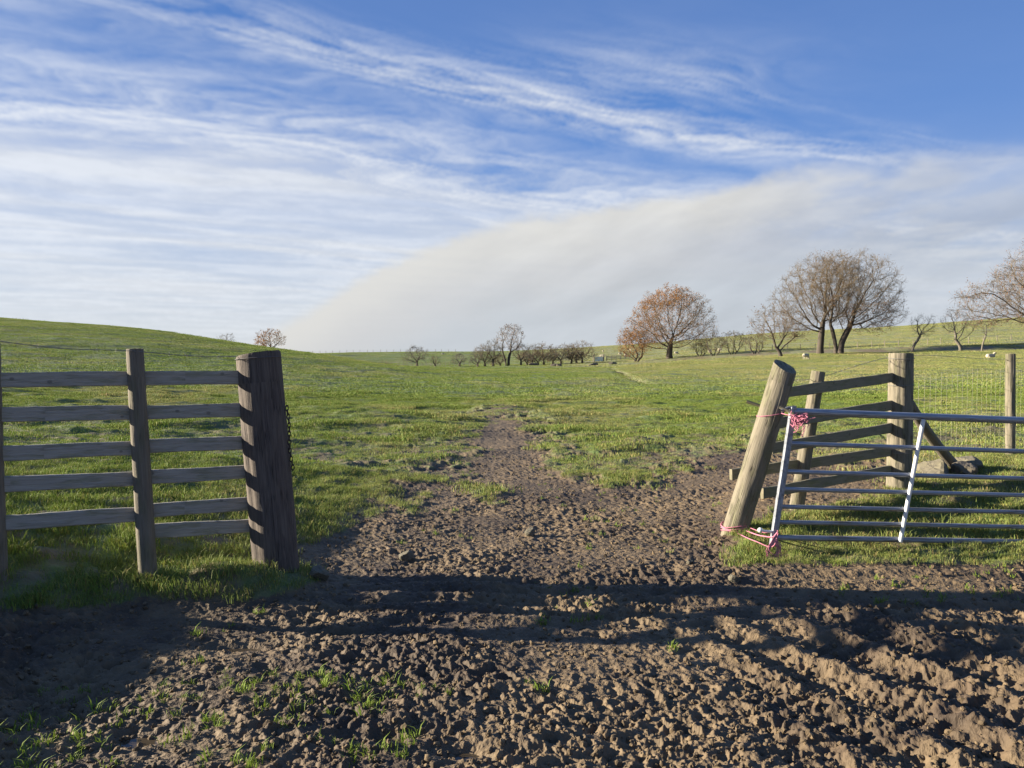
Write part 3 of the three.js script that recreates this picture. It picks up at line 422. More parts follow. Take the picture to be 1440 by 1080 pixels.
// ---- the galvanised field gate, swung and tied against the leaning post
const gateA = G(2.115, 6.21, 0.092), gateU = new THREE.Vector3(2.2, -0.1, -0.27).normalize();
{
  const zinc = std({ ...(() => { const m = dataTex(256, 256, (u, v, o) => { const n = fbm(u * 14, v * 14, 5, 0.7), d = smooth(0.15, 0.5, fbm(u * 5 + 9, v * 40, 4)), q = 0.62 + 0.3 * n - 0.14 * d; o[0] = q; o[1] = q * 1.01; o[2] = q * 1.03; }, true); return { map: m }; })(), metalness: 0.4, roughness: 0.45, color: col(0.8, 0.82, 0.85) });
  const zincDirty = zinc.clone(); zincDirty.map = dataTex(256, 256, (u, v, o) => { const n = fbm(u * 14, v * 14, 5, 0.7), d = smooth(-0.05, 0.4, fbm(u * 16 + 9, v * 9, 5, 0.65)), q = 0.6 + 0.26 * n; o[0] = mix(q, 0.42, d * 0.75); o[1] = mix(q * 1.01, 0.35, d * 0.75); o[2] = mix(q * 1.03, 0.26, d * 0.75); }, true); zincDirty.map.repeat.set(1, 1); zincDirty.roughness = 0.6; zincDirty.metalness = 0.25;
  const g = thing('field_gate', 'galvanised tubular steel field gate with seven bars, sagging beside the leaning gatepost', 'gate', [gateA.x, groundH(2.3, 6.5), gateA.z]), P = (v) => rel(g, v);
  const at = (s, h) => gateA.clone().addScaledVector(gateU, s + 0.145 * h * 0.955).add(new THREE.Vector3(0, h * 0.955, 0)), LEN = 3.5;
  const bar = (a, b, r, n = 14) => tube([P(a), P(a.clone().lerp(b, 0.5)), P(b)], r, 4, n);
  [[0.085, 0.023], [0.218, 0.0185], [0.35, 0.0185], [0.50, 0.0185], [0.65, 0.0185], [0.89, 0.0195], [1.163, 0.030]].forEach(([h, r]) => part(g, 'bar', bar(at(0.0, h), at(LEN, h), r), h < 0.4 ? zincDirty : zinc));
  const stile = (s) => { const a = at(s, 0.02), b = at(s, 1.2), up = b.clone().sub(a), q = new THREE.Quaternion().setFromUnitVectors(new THREE.Vector3(0, 1, 0), up.clone().normalize()); const shp = new THREE.Shape(); const e = 0.024; shp.moveTo(-e, -e + 0.006); shp.lineTo(-e, e - 0.006); shp.quadraticCurveTo(-e, e, -e + 0.006, e); shp.lineTo(e - 0.006, e); shp.quadraticCurveTo(e, e, e, e - 0.006); shp.lineTo(e, -e + 0.006); shp.quadraticCurveTo(e, -e, e - 0.006, -e); shp.lineTo(-e + 0.006, -e); shp.quadraticCurveTo(-e, -e, -e, -e + 0.006); const x = new THREE.ExtrudeGeometry(shp, { depth: up.length(), bevelEnabled: false, curveSegments: 3 }); x.rotateX(-Math.PI / 2); x.applyQuaternion(q); const o = P(a); x.translate(o.x, o.y, o.z); return x; };
  part(g, 'stile', stile(0), zinc); part(g, 'stile', stile(LEN), zinc);
  const braceMat = std({ color: col(0.62, 0.62, 0.6), metalness: 0.15, roughness: 0.5 });
  for (const s of [1.09, 2.34]) { const a = at(s, 0.07), b = at(s + 0.04, 1.14); a.z += 0.03; b.z += 0.03; part(g, 'brace', bar(a, b, 0.017, 12), braceMat); for (const h of [0.218, 0.35, 0.5, 0.65, 0.89]) { const c = new THREE.CylinderGeometry(0.0215, 0.0215, 0.035, 12); c.rotateZ(Math.PI / 2); const o = P(at(s + 0.04 * h, h)); c.translate(o.x, o.y, o.z); part(g, 'collar', c, zinc); } }
  const hook = [P(at(-0.02, 0.135)), P(at(-0.06, 0.135)), P(at(-0.1, 0.14)), P(at(-0.115, 0.145))]; part(g, 'hinge_eye', mergeGeometries([tube(hook, 0.011, 8, 8), (() => { const t = new THREE.SphereGeometry(0.022, 12, 8), o = P(at(-0.125, 0.145)); t.translate(o.x, o.y, o.z); return t; })()]), braceMat);
  const latch = [P(at(0.02, 1.2)), P(at(-0.05, 1.19)), P(at(-0.1, 1.165))]; part(g, 'latch', tube(latch, 0.014, 8, 8), wireMat);
}
// ---- pink baler twine
{
  const pink = std({ color: col(0.45, 0.15, 0.21), roughness: 0.8 }), r = rng(31), jit = (v, s) => v.clone().add(new THREE.Vector3((r() - 0.5) * s, (r() - 0.5) * s, (r() - 0.5) * s));
  const K = 0.955, S = (x, D, y) => V(x * K, D * K, EYE - (EYE - y) * K), strand = (pts, rad = 0.0035, seg = 40) => tube(pts, rad, seg, 5);
  const around = (t, ang0, ang1, out = 0.005) => { const c = leanBase.clone().lerp(leanTop, t), pts = []; for (let i = 0; i <= 14; i++) { const a = mix(ang0, ang1, i / 14); pts.push(c.clone().add(new THREE.Vector3(Math.cos(a) * (0.116 + out), 0.02 * Math.cos(a * 1.0), Math.sin(a) * (0.112 + out)))); } return pts; };
  const top = thing('baler_twine', 'pink baler twine knotted round the top bar of the gate and the leaning post', 'twine', [2.34, 1.12, -6.5]), T = (v) => rel(top, v), low = thing('baler_twine', 'pink baler twine tied round the foot of the leaning post with a dangling knot', 'twine', [2.2, 0.1, -6.5]), Lw = (v) => rel(low, v);
  const knot = S(2.395, 6.44, 1.135), p1 = []; p1.push(...around(0.75, 3.6, 0.9).map(T), T(S(2.33, 6.6, 1.15)), T(knot)); part(top, 'cord', strand(p1, 0.0035, 60), pink);
  const bundle = []; for (let i = 0; i < 26; i++) { const pts = [], w = 0.035 + 0.05 * r(); let p = knot.clone().add(new THREE.Vector3((r() - 0.5) * 0.06, (r() - 0.5) * 0.02, (r() - 0.5) * 0.04)); for (let k = 0; k < 7; k++) { pts.push(T(p)); p = jit(p, w).add(new THREE.Vector3(0.004, -0.013 * r() * 1.5, 0)); } bundle.push(strand(pts, 0.003, 24)); }
  part(top, 'knot', mergeGeometries(bundle), pink);
  part(top, 'toggle', postGeo(T(V(2.13, 6.98, 1.235)), T(V(2.3, 6.95, 1.18)), 0.016, 0.013, 5, { rad: 10, seg: 8 }), wGreen); part(top, 'toggle', postGeo(T(S(2.27, 6.53, 1.215)), T(S(2.38, 6.47, 1.155)), 0.014, 0.012, 6, { rad: 10, seg: 8 }), wPale);
  const b = S(2.235, 6.43, 0.17), ring = []; for (let k = 0; k < 5; k++) { const y = 0.09 + k * 0.012, c = [2.03 + (y + 0.12) * 0.24 - 0.05, y]; const pts = []; for (let i = 0; i <= 24; i++) { const a = i / 24 * 6.2832; pts.push(Lw(V(2.0 + Math.cos(a) * 0.124, 6.855 + Math.sin(a) * 0.12, y + 0.012 * Math.sin(a * 2 + k)))); } ring.push(strand(pts, 0.004, 40)); }
  part(low, 'binding', mergeGeometries(ring), pink);
  part(low, 'cord', mergeGeometries([strand([Lw(V(2.06, 6.73, 0.11)), Lw(S(2.16, 6.6, 0.095)), Lw(S(2.21, 6.47, 0.12)), Lw(b)], 0.006), strand([Lw(V(1.98, 6.73, 0.09)), Lw(S(2.1, 6.6, 0.05)), Lw(S(2.2, 6.45, 0.04)), Lw(S(2.235, 6.42, 0.16))], 0.0045), strand([Lw(V(2.1, 6.76, 0.13)), Lw(S(2.2, 6.62, 0.12)), Lw(S(2.25, 6.47, 0.17))], 0.004)]), pink);
  const tail = []; for (let i = 0; i < 7; i++) { const w = 0.015 + 0.03 * r(), s = (r() - 0.5) * 0.05, d = 0.12 + 0.1 * r(); tail.push(strand([Lw(b), Lw(S(2.2 + s, 6.42, 0.1)), Lw(S(2.185 - w + s, 6.41, 0.17 - d)), Lw(S(2.2 + s, 6.4, 0.15 - d - 0.03)), Lw(S(2.21 + w + s, 6.41, 0.19 - d)), Lw(S(2.215 + s * 0.5, 6.42, 0.11))], 0.0026)); }
  part(low, 'knot', mergeGeometries(tail), pink);
}
// ---- stones
const stoneMat = [std({ color: col(0.15, 0.13, 0.092), roughness: 0.95 }), std({ color: col(0.14, 0.115, 0.085), roughness: 0.95 })];
{ const tex = dataTex(256, 256, (u, v, o) => { const n = fbm(u * 12, v * 12, 5, 0.6), l = smooth(0.1, 0.3, fbm(u * 5 + 4, v * 5, 3)); o[0] = 0.8 + 0.3 * n + 0.05 * l; o[1] = 0.8 + 0.3 * n + 0.06 * l; o[2] = 0.78 + 0.3 * n; }, false); stoneMat.forEach((m) => { m.map = tex; m.bumpMap = tex; m.bumpScale = 0.02; }); }
function stoneGeo(sx, sy, sz, seed) { const g = new THREE.IcosahedronGeometry(1, 5), p = g.attributes.position; for (let i = 0; i < p.count; i++) { const x = p.getX(i), y = p.getY(i), z = p.getZ(i); let k = 1; for (let f = 0; f < 9; f++) { const r = rng(seed * 31 + f * 7), a = r() * 6.28, c = r() * 2 - 1, s = Math.sqrt(1 - c * c), d = x * Math.cos(a) * s + y * c + z * Math.sin(a) * s, lim = 0.55 + 0.25 * r(); if (d * k > lim) k = lim / d; } k += 0.05 * noise(x * 3 + seed, y * 3 + z * 2.3) + 0.02 * noise(x * 9 + z * 7, y * 9); p.setXYZ(i, x * k * sx, y * k * sy, z * k * sz); } g.computeVertexNormals(); return g; }
function stone(x, D, s, seed, label, group, m = 0, sink = 0.25) { const o = solo('stone', stoneGeo(s[0], s[1], s[2], seed), stoneMat[m], label, 'stone', group); o.position.set(...onGround(x, D, s[1] * (0.8 - sink * 2))); o.rotation.y = seed * 1.7; return o; }
stone(4.82, 8.75, [0.24, 0.16, 0.18], 1, 'largest pale field stone, lying between the strainer post and its strut', null, 0, 0.36);
stone(5.3, 8.95, [0.19, 0.14, 0.17], 2, 'angular pale stone lying under the lower end of the strut', null, 0, 0.34);
stone(5.12, 8.7, [0.16, 0.12, 0.15], 3, 'small dark stone wedged between the two pale field stones', null, 1);
stone(-1.4, 5.55, [0.075, 0.07, 0.07], 4, 'rounded grey stone at the foot of the massive gatepost', null, 0, 0.1);
stone(-0.86, 6.22, [0.07, 0.05, 0.06], 5, 'pale stone half sunk in the sunlit mud beyond the big post shadow', null, 0, 0.1);
stone(0.17, 7.0, [0.06, 0.045, 0.05], 6, 'pale pebble in the middle of the muddy gateway', null, 0, 0.1);
stone(1.62, 5.55, [0.05, 0.035, 0.04], 7, 'small pale stone on the mud in front of the leaning gatepost', null, 0, 0.1);
stone(1.42, 6.1, [0.035, 0.025, 0.03], 8, 'tiny stone on the mud near the grass tuft round the leaning gatepost', null, 0, 0.1);

// ---------------------------------------------------------------- trees grown by letting branches reach for points in a crown
const bark = std({ color: col(0.075, 0.06, 0.045), roughness: 0.95 }), twigMat = std({ color: col(0.135, 0.1, 0.06), roughness: 0.95 }), twigGrey = std({ color: col(0.11, 0.097, 0.074), roughness: 0.95 }), paleBark = std({ color: col(0.15, 0.13, 0.1), roughness: 0.95 });
const leafMat = new THREE.MeshPhysicalMaterial({ vertexColors: true, roughness: 0.9, transmission: 0.3, thickness: 0, side: THREE.DoubleSide, specularIntensity: 0.2 });
function prisms(list) {   // [p, q, r0, r1, sides]
  let nv = 0, ni = 0; for (const s of list) { nv += s[4] * 2; ni += s[4] * 6; }
  const pos = new Float32Array(nv * 3), nor = new Float32Array(nv * 3), ix = new Uint32Array(ni); let v = 0, w = 0; const d = new THREE.Vector3(), a = new THREE.Vector3(), b = new THREE.Vector3();
  for (const [p, q, r0, r1, n] of list) { d.subVectors(q, p).normalize(); a.set(Math.abs(d.y) > 0.9 ? 1 : 0, Math.abs(d.y) > 0.9 ? 0 : 1, 0).cross(d).normalize(); b.crossVectors(d, a); const v0 = v;
    for (const [c, r] of [[p, r0], [q, r1]]) for (let i = 0; i < n; i++) { const t = i / n * 6.2832, x = a.x * Math.cos(t) + b.x * Math.sin(t), y = a.y * Math.cos(t) + b.y * Math.sin(t), z = a.z * Math.cos(t) + b.z * Math.sin(t); pos.set([c.x + x * r, c.y + y * r, c.z + z * r], v * 3); nor.set([x, y, z], v * 3); v++; }
    for (let i = 0; i < n; i++) { const j = (i + 1) % n; ix[w++] = v0 + i; ix[w++] = v0 + j; ix[w++] = v0 + n + i; ix[w++] = v0 + j; ix[w++] = v0 + n + j; ix[w++] = v0 + n + i; } }
  const g = new THREE.BufferGeometry(); g.setAttribute('position', new THREE.BufferAttribute(pos, 3)); g.setAttribute('normal', new THREE.BufferAttribute(nor, 3)); g.setIndex(new THREE.BufferAttribute(ix, 1)); return g;
}
// o: stems [[x, z, lean x, lean z, height]], lobes [[cx, cy, cz, rx, ry, rz]], points, trunk radius, twigs per tip, leaves {n, size, colours, where}
function growTree(o) {
  const r = rng(o.seed), N = [], step = o.step ?? 0.5, att = [];
  let vol = 0; const cum = o.lobes.map((l) => (vol += l[3] * l[4] * l[5]));
  while (att.length < o.points) { const pick = r() * vol, L = o.lobes[cum.findIndex((c) => c >= pick)], u = r() * 2 - 1, a = r() * 6.2832, s = Math.sqrt(1 - u * u), k = Math.cbrt(mix(o.hollow ?? 0.08, 1, r())); const p = new THREE.Vector3(L[0] + Math.cos(a) * s * k * L[3], L[1] + u * k * L[4], L[2] + Math.sin(a) * s * k * L[5]); if (p.y > (o.skirt ?? 1.2) ) att.push({ p, near: -1, d: 1e9 }); }
  const push = (p, par, trunk) => { N.push({ p, par, trunk, kids: 0, r: 0 }); const i = N.length - 1; if (par >= 0) N[par].kids++; for (const t of att) { const d = t.p.distanceToSquared(p); if (d < t.d) { t.d = d; t.near = i; } } return i; };
  for (const [x, z, lx, lz, h] of o.stems) { let par = -1; const n = Math.max(3, Math.round(h / step)); for (let i = 0; i <= n; i++) { const t = i / n; par = push(new THREE.Vector3(x + lx * t * t + 0.12 * h * 0.1 * noise(t * 3 + x, o.seed), t * h - 0.25 * (i === 0), z + lz * t * t + 0.012 * h * noise(t * 3 + 9, o.seed)), par, true); } }
  const kill = (step * 1.5) ** 2, infl = (o.reach ?? 12) ** 2; let live = att.slice();
  for (let it = 0; it < 90 && live.length && N.length < (o.most ?? 5000); it++) {
    const pull = new Map(); for (const t of live) if (t.d < infl) { const n = N[t.near], d = t.p.clone().sub(n.p).normalize(); const e = pull.get(t.near); e ? e.add(d) : pull.set(t.near, d); }
    if (!pull.size) break; let grown = 0;
    for (const [i, d] of pull) { if (d.lengthSq() < 0.02 || N[i].kids > 4) { d.set(r() - 0.5, r() - 0.3, r() - 0.5); } const n = N[i]; if (n.par >= 0) d.normalize().addScaledVector(n.p.clone().sub(N[n.par].p).normalize(), 0.55); d.normalize().add(new THREE.Vector3((r() - 0.5) * 0.5, (r() - 0.5) * 0.4 + (o.rise ?? 0.06), (r() - 0.5) * 0.5)).add(new THREE.Vector3(o.wind ?? 0, 0, 0)).normalize(); push(n.p.clone().addScaledVector(d, step * (0.8 + 0.4 * r())), i, false); grown++; }
    live = live.filter((t) => t.d > kill); if (!grown) break;
  }
  const tip = 0.014, tips = N.filter((n) => !n.kids).length / o.stems.length, pw = Math.log(Math.max(3, tips)) / Math.log(o.trunk / tip);
  const sum = new Float64Array(N.length); for (let i = N.length - 1; i >= 0; i--) { const n = N[i]; n.r = n.kids ? Math.max(tip, sum[i] ** (1 / pw)) : tip; if (n.par >= 0) sum[n.par] += n.r ** pw; }
  const trunk = [], limb = new Map(), twig = [], tipsAt = [];
  N.forEach((n, i) => { if (n.par < 0) { n.stem = trunk.push([]) - 1; return; } const p = N[n.par]; n.stem = p.stem; n.root = n.trunk ? -1 : p.trunk ? i : p.root; let r0 = Math.min(p.r, n.r * 1.3), r1 = n.r; if (n.trunk) { const f = (y) => 1 + 0.4 * Math.exp(-Math.max(0, y) / (o.trunk * 1.1)); r0 = p.r * f(p.p.y); r1 = n.r * f(n.p.y); trunk[n.stem].push([p.p, n.p, r0, r1, 10]); } else if (n.r > 0.05) { if (!limb.has(n.root)) limb.set(n.root, []); limb.get(n.root).push([p.p, n.p, r0, r1, 6]); } else twig.push([p.p, n.p, r0, r1, 3]); if (n.r < 0.065 && !n.trunk) tipsAt.push([n, p]); });
  const tw = o.twigs ?? 3, tl = o.twigLen ?? 0.8, ends = [];
  for (const [n, p] of tipsAt) { const dir = n.p.clone().sub(p.p).normalize(), c = n.kids ? tw * 0.6 : tw * 1.4; for (let k = 0; k < c; k++) { const d = dir.clone().multiplyScalar(0.7).add(new THREE.Vector3(r() - 0.5, r() - 0.42, r() - 0.5).multiplyScalar(1.7)).add(new THREE.Vector3(o.wind ?? 0, 0, 0)).normalize(), l = tl * (0.5 + 0.8 * r()), a = p.p.clone().lerp(n.p, r()), b = a.clone().addScaledVector(d, l); twig.push([a, b, o.twigR ?? 0.011, (o.twigR ?? 0.011) * 0.5, 3]); ends.push(b); if (r() < 0.6) { const e = d.clone().add(new THREE.Vector3(r() - 0.5, r() - 0.4, r() - 0.5)).normalize(); const b2 = a.clone().lerp(b, 0.55), c2 = b2.clone().addScaledVector(e, l * 0.6); twig.push([b2, c2, (o.twigR ?? 0.011) * 0.8, (o.twigR ?? 0.011) * 0.4, 3]); ends.push(c2); } } }
  const out = { trunks: trunk.map(prisms), limbs: [...limb.values()].map(prisms), twigs: prisms(twig) };
  if (o.leaves) { const pos = [], cl = [], ix = [], { n, size, colours, where } = o.leaves; let c = 0, guard = 0; while (c < n && guard++ < n * 30) { const e = ends[Math.floor(r() * ends.length)]; if (where && r() > where(e)) continue; c++; const x = e.x + (r() - 0.5) * 0.5, y = e.y + (r() - 0.5) * 0.5, z = e.z + (r() - 0.5) * 0.5, u = new THREE.Vector3(r() - 0.5, r() - 0.5, r() - 0.5).normalize(), w = new THREE.Vector3(r() - 0.5, r() - 0.5, r() - 0.5).cross(u).normalize(), s = size * (0.6 + 0.8 * r()), k = pos.length / 3, C = colours[Math.floor(r() * colours.length)], q = 0.75 + 0.5 * r(); for (const [i, j] of [[-1, 0], [0, -0.55], [1, 0], [0, 0.55]]) { pos.push(x + (u.x * i + w.x * j) * s, y + (u.y * i + w.y * j) * s, z + (u.z * i + w.z * j) * s); cl.push(C[0] * q, C[1] * q, C[2] * q); } ix.push(k, k + 1, k + 2, k, k + 2, k + 3); }
    const g = new THREE.BufferGeometry(); g.setAttribute('position', new THREE.Float32BufferAttribute(pos, 3)); g.setAttribute('color', new THREE.Float32BufferAttribute(cl, 3)); g.setIndex(ix); g.computeVertexNormals(); out.leaves = g; }
  return out;
}
function tree(name, px, D, label, group, o, mats = {}) {
  const x = W(px, D), t = thing(name, label, 'tree', onGround(x, D, -0.05), group), k = growTree(o);
  for (const g of k.trunks) part(t, 'trunk', g, mats.bark ?? bark); for (const g of k.limbs) part(t, 'limb', g, mats.bark ?? bark); part(t, 'crown', k.twigs, mats.twig ?? twigMat); if (k.leaves) part(t, 'leaves', k.leaves, leafMat); return t;
}
const ORANGE = [[0.33, 0.145, 0.035], [0.27, 0.12, 0.03], [0.36, 0.18, 0.05], [0.2, 0.095, 0.03]], BROWN = [[0.17, 0.095, 0.05], [0.14, 0.075, 0.04], [0.2, 0.12, 0.065]], OLIVE = [[0.15, 0.12, 0.055], [0.12, 0.1, 0.045], [0.175, 0.12, 0.055]];
tree('oak_tree', 941, 165, 'rounded oak with orange leaves left on one side, standing alone on the bank', null, { seed: 4, stems: [[0, 0, 0.3, 0, 3.4]], lobes: [[0.8, 8.6, 0, 8.6, 6.6, 8], [-5.4, 5.2, 0.5, 5.2, 3.8, 5], [5.5, 5.6, 0, 5, 3, 5]], points: 1900, trunk: 0.6, step: 0.55, skirt: 2.2, twigs: 6, twigLen: 1.0, twigR: 0.011, most: 4200, leaves: { n: 17000, size: 0.10, colours: ORANGE, where: (e) => clamp(0.14 + 0.45 * smooth(6, -8, e.x) + 0.6 * smooth(9.5, 14, e.y) * smooth(9, 0, e.x)) } });
tree('oak_tree', 893, 168, 'low bushy oak with orange leaves beside the rounded oak', null, { seed: 14, stems: [[0, 0, 0.5, 0, 1.2], [0.5, 0.3, 0.9, 0, 1.3]], lobes: [[-0.3, 4, 0, 3.8, 3.3, 3.4]], points: 420, trunk: 0.24, step: 0.4, skirt: 1, twigs: 3, twigLen: 0.7, twigR: 0.013, leaves: { n: 3000, size: 0.1, colours: ORANGE } });
tree('oak_tree', 1153, 132, 'tall bare oak with a thick ivy-brown trunk, left of a close pair', null, { seed: 7, stems: [[0, 0, 0.2, 0.3, 4.6]], lobes: [[0.3, 11, 0, 7.2, 6.2, 7], [3.2, 12.8, -1, 4.6, 4.3, 5], [-3.8, 8.2, 0, 5, 4.8, 5], [-4.6, 5.4, 1, 3.6, 2.2, 4]], points: 2100, trunk: 0.52, step: 0.5, skirt: 3.0, twigs: 6, twigLen: 1.0, twigR: 0.011, most: 4300, leaves: { n: 3600, size: 0.08, colours: BROWN, where: (e) => clamp(0.25 + smooth(4, 2, Math.abs(e.x)) * 0.5) } });
tree('oak_tree', 1178, 130, 'bare spreading oak with forked brown-leaved trunk, right of a close pair', null, { seed: 9, stems: [[-0.35, 0, -0.9, 0, 4.6], [0.3, 0.2, 1.5, 0, 4.4]], lobes: [[3.0, 10.9, 0, 7.2, 6.3, 7], [-0.8, 12.6, 0.5, 4.4, 4.2, 5], [6.4, 7.6, 0, 5.2, 4.2, 5], [1.5, 6.2, 0, 4, 3, 4]], points: 1900, trunk: 0.4, step: 0.5, skirt: 2.4, twigs: 6, twigLen: 1.0, twigR: 0.011, most: 4300, leaves: { n: 6000, size: 0.085, colours: BROWN, where: (e) => clamp(smooth(10.5, 6.5, e.y) * smooth(9, 4, Math.abs(e.x - 1.5)) + 0.06) } });
tree('oak_tree', 1478, 96, 'wide oak with russet leaves at the end of the bank, boughs hanging low', null, { seed: 12, stems: [[0, 0, -0.4, 0, 3.6]], lobes: [[0, 9, 0, 6.8, 5.8, 6.5], [-7.2, 6.4, 0, 5.2, 3.1, 4.5], [6, 7, 0, 6, 4, 5]], points: 2000, trunk: 0.55, step: 0.48, skirt: 2.2, twigs: 6, twigLen: 1.0, twigR: 0.011, most: 4300, leaves: { n: 8000, size: 0.07, colours: [[0.23, 0.12, 0.07], [0.19, 0.095, 0.055], [0.26, 0.155, 0.09]] } });
tree('thorn_tree', 1095, 128, 'low spreading thorn with a leaning trunk under the pair of tall oaks', null, { seed: 21, stems: [[0.3, 0, -0.9, 0, 1.7]], lobes: [[-0.7, 5.6, 0, 4.4, 3.2, 4], [1.8, 4.2, 0, 3.2, 2, 3]], points: 900, trunk: 0.3, step: 0.42, skirt: 1.6, twigs: 2.8, twigLen: 0.7, twigR: 0.011, leaves: { n: 900, size: 0.1, colours: BROWN } });
tree('thorn_tree', 1284, 128, 'slender bare thorn with an upright pale trunk leaning away from the oaks', null, { seed: 22, stems: [[-0.2, 0, 0.9, 0, 2.0]], lobes: [[1.6, 4.4, 0, 2.3, 2.0, 2]], points: 360, trunk: 0.2, step: 0.34, skirt: 1.4, twigs: 2.6, twigLen: 0.6, twigR: 0.009, wind: 0.12 }, { bark: paleBark, twig: twigGrey });
tree('thorn_tree', 1346, 124, 'crooked bare thorn bent over to one side on the bank', null, { seed: 23, stems: [[0.5, 0, -0.9, 0, 1.9]], lobes: [[-0.3, 4.7, 0, 2.7, 2.0, 2], [2.2, 4.4, 0, 2, 1.2, 1.5]], points: 420, trunk: 0.24, step: 0.34, skirt: 1.6, twigs: 2.5, twigLen: 0.6, twigR: 0.009 }, { bark: paleBark, twig: twigGrey });
tree('thorn_tree', 1380, 122, 'small spindly thorn with a curved white stem near the wide russet oak', null, { seed: 24, stems: [[0, 0, 0.5, 0, 2.2]], lobes: [[0.8, 3.6, 0, 1.6, 1.1, 1.3]], points: 130, trunk: 0.12, step: 0.32, skirt: 1.6, twigs: 2, twigLen: 0.5, twigR: 0.008 }, { bark: paleBark, twig: twigGrey });
const shrubs = [[1004, 158, 3.4, 2.6, 'grey leafless shrub next to the rounded oak'], [1030, 157, 3.6, 2.9, 'dense olive shrub in the shade of the bank'], [1062, 152, 2.8, 2.6, 'thin olive shrub at the edge of the shaded bank'], [985, 162, 2.4, 1.9, 'low scrubby bush under the boughs of the rounded oak']];
shrubs.forEach(([px, D, w, h, label], i) => tree('shrub', px, D, label, null, { seed: 40 + i, stems: [[0, 0, 0.2, 0, 0.6], [0.4, 0.3, 0.5, 0.3, 0.7], [-0.4, 0, -0.4, 0, 0.6]], lobes: [[0, h * 0.95, 0, w * 0.8, h * 0.75, w * 0.7]], points: 300, trunk: 0.12, step: 0.36, skirt: 0.4, twigs: 3, twigLen: 0.6, twigR: 0.012, leaves: { n: 700, size: 0.1, colours: OLIVE } }, { twig: twigGrey }));
// far trees on and behind the rise to the left
tree('oak_tree', 381, 330, 'small far oak with orange leaves on the skyline behind the hill', null, { seed: 51, stems: [[0, 0, 0, 0, 3.5]], lobes: [[0.2, 8.0, 0, 6.6, 4.2, 6], [-3.5, 5.6, 0, 3.6, 2.6, 4]], points: 800, trunk: 0.6, step: 0.6, skirt: 3, twigs: 2.4, twigLen: 0.9, twigR: 0.02, leaves: { n: 1300, size: 0.22, colours: ORANGE, where: (e) => clamp(0.3 + 0.6 * smooth(3, -4, e.x)) } });
tree('oak_tree', 318, 420, 'bare crown of a far tree peeping over the hill', null, { seed: 52, stems: [[0, 0, 0, 0, 6.5]], lobes: [[0, 10.4, 0, 5.4, 3.0, 5]], points: 460, trunk: 0.5, step: 0.7, skirt: 6, twigs: 2.4, twigLen: 1, twigR: 0.02 });
// the line of thorns and the tall ash in the middle distance
const row = [[586, 190, 2.6, 5.0, 'bare rounded thorn standing apart in the field, tallest of the lone thorns', 0], [611, 188, 1.1, 2.6, 'tiny bare sapling near the tallest lone thorn', 0], [646, 186, 1.6, 3.2, 'bare two-stemmed thorn between the lone sapling and the clump', 0], [543, 175, 1.1, 1.0, 'low dark bush on the open slope', 0], [671, 184, 1.6, 4.0, 'slim thorn at the outer end of the clump', 0], [681, 184, 2.3, 5.6, 'dark thorn at the outer end of the clump, taller of two', 0], [693, 183, 2.2, 6.6, 'upright thorn in the shade of the tall ash', 0], [732, 186, 2.1, 5.4, 'slim twin-stemmed thorn close beside the tall ash', 0], [748, 192, 2.3, 5.3, 'bare thorn between the ash and the rusty-leaved thorn', 0], [764, 192, 2.5, 5.4, 'thorn with a few rusty leaves in the hedge line', 1], [788, 190, 3.0, 4.9, 'wide thorn of many stems in the hedge line', 1], [803, 192, 2.2, 4.8, 'brown thorn next to the last thorn of the hedge line', 1], [703, 190, 1.5, 2.8, 'low bush at the foot of the tall ash, on its shaded side', 1], [740, 196, 2.0, 3.0, 'low bush filling the gap between ash and hedge', 1], [756, 197, 2.0, 3.2, 'low bush behind the rusty-leaved thorn', 1], [777, 197, 2.2, 3.2, 'low bush behind the wide many-stemmed thorn', 0], [810, 197, 1.9, 3.0, 'low bush behind the round-headed grey thorn', 1], [818, 190, 2.9, 5.7, 'round-headed grey thorn ending the hedge line near the blue gate', 0]];
row.forEach(([px, D, w, h, label, lf], i) => tree('thorn_tree', px, D, label, null, { seed: 60 + i, stems: h > 2 ? [[0, 0, 0.2, 0, h * 0.26], [0.25, 0.2, -0.3, 0.1, h * 0.26]] : [[0, 0, 0, 0, 0.3]], lobes: [[0.15 * noise(i * 3, 1) * w, h * 0.6, 0, w * 1.15, h * 0.42, w], [w * (i % 2 ? 0.7 : -0.7), h * (0.4 + 0.14 * noise(i, 7)), 0, w * 0.75, h * 0.28, w * 0.6]], points: h > 2 ? 420 : 110, trunk: 0.17, step: 0.36, skirt: h * 0.1, twigs: 4.2, twigLen: 0.65, twigR: 0.015, leaves: lf ? { n: 420, size: 0.13, colours: OLIVE.concat(BROWN) } : null }, { twig: i % 2 ? twigMat : twigGrey }));
tree('ash_tree', 715, 186, 'tall ash with purplish bare crown rising above the hedge line', null, { seed: 90, stems: [[0, 0, 0.2, 0, 2.4], [-0.6, 0.2, -0.5, 0, 2.4]], lobes: [[0.5, 7.6, 0, 3.4, 2.6, 3], [-1.6, 5.2, 0, 2.2, 2, 2], [1.8, 5.2, 0, 2, 2, 2]], points: 640, trunk: 0.26, step: 0.42, skirt: 2, twigs: 3, twigLen: 0.7, twigR: 0.014, leaves: { n: 500, size: 0.13, colours: [[0.2, 0.13, 0.11], [0.26, 0.17, 0.13]] } });

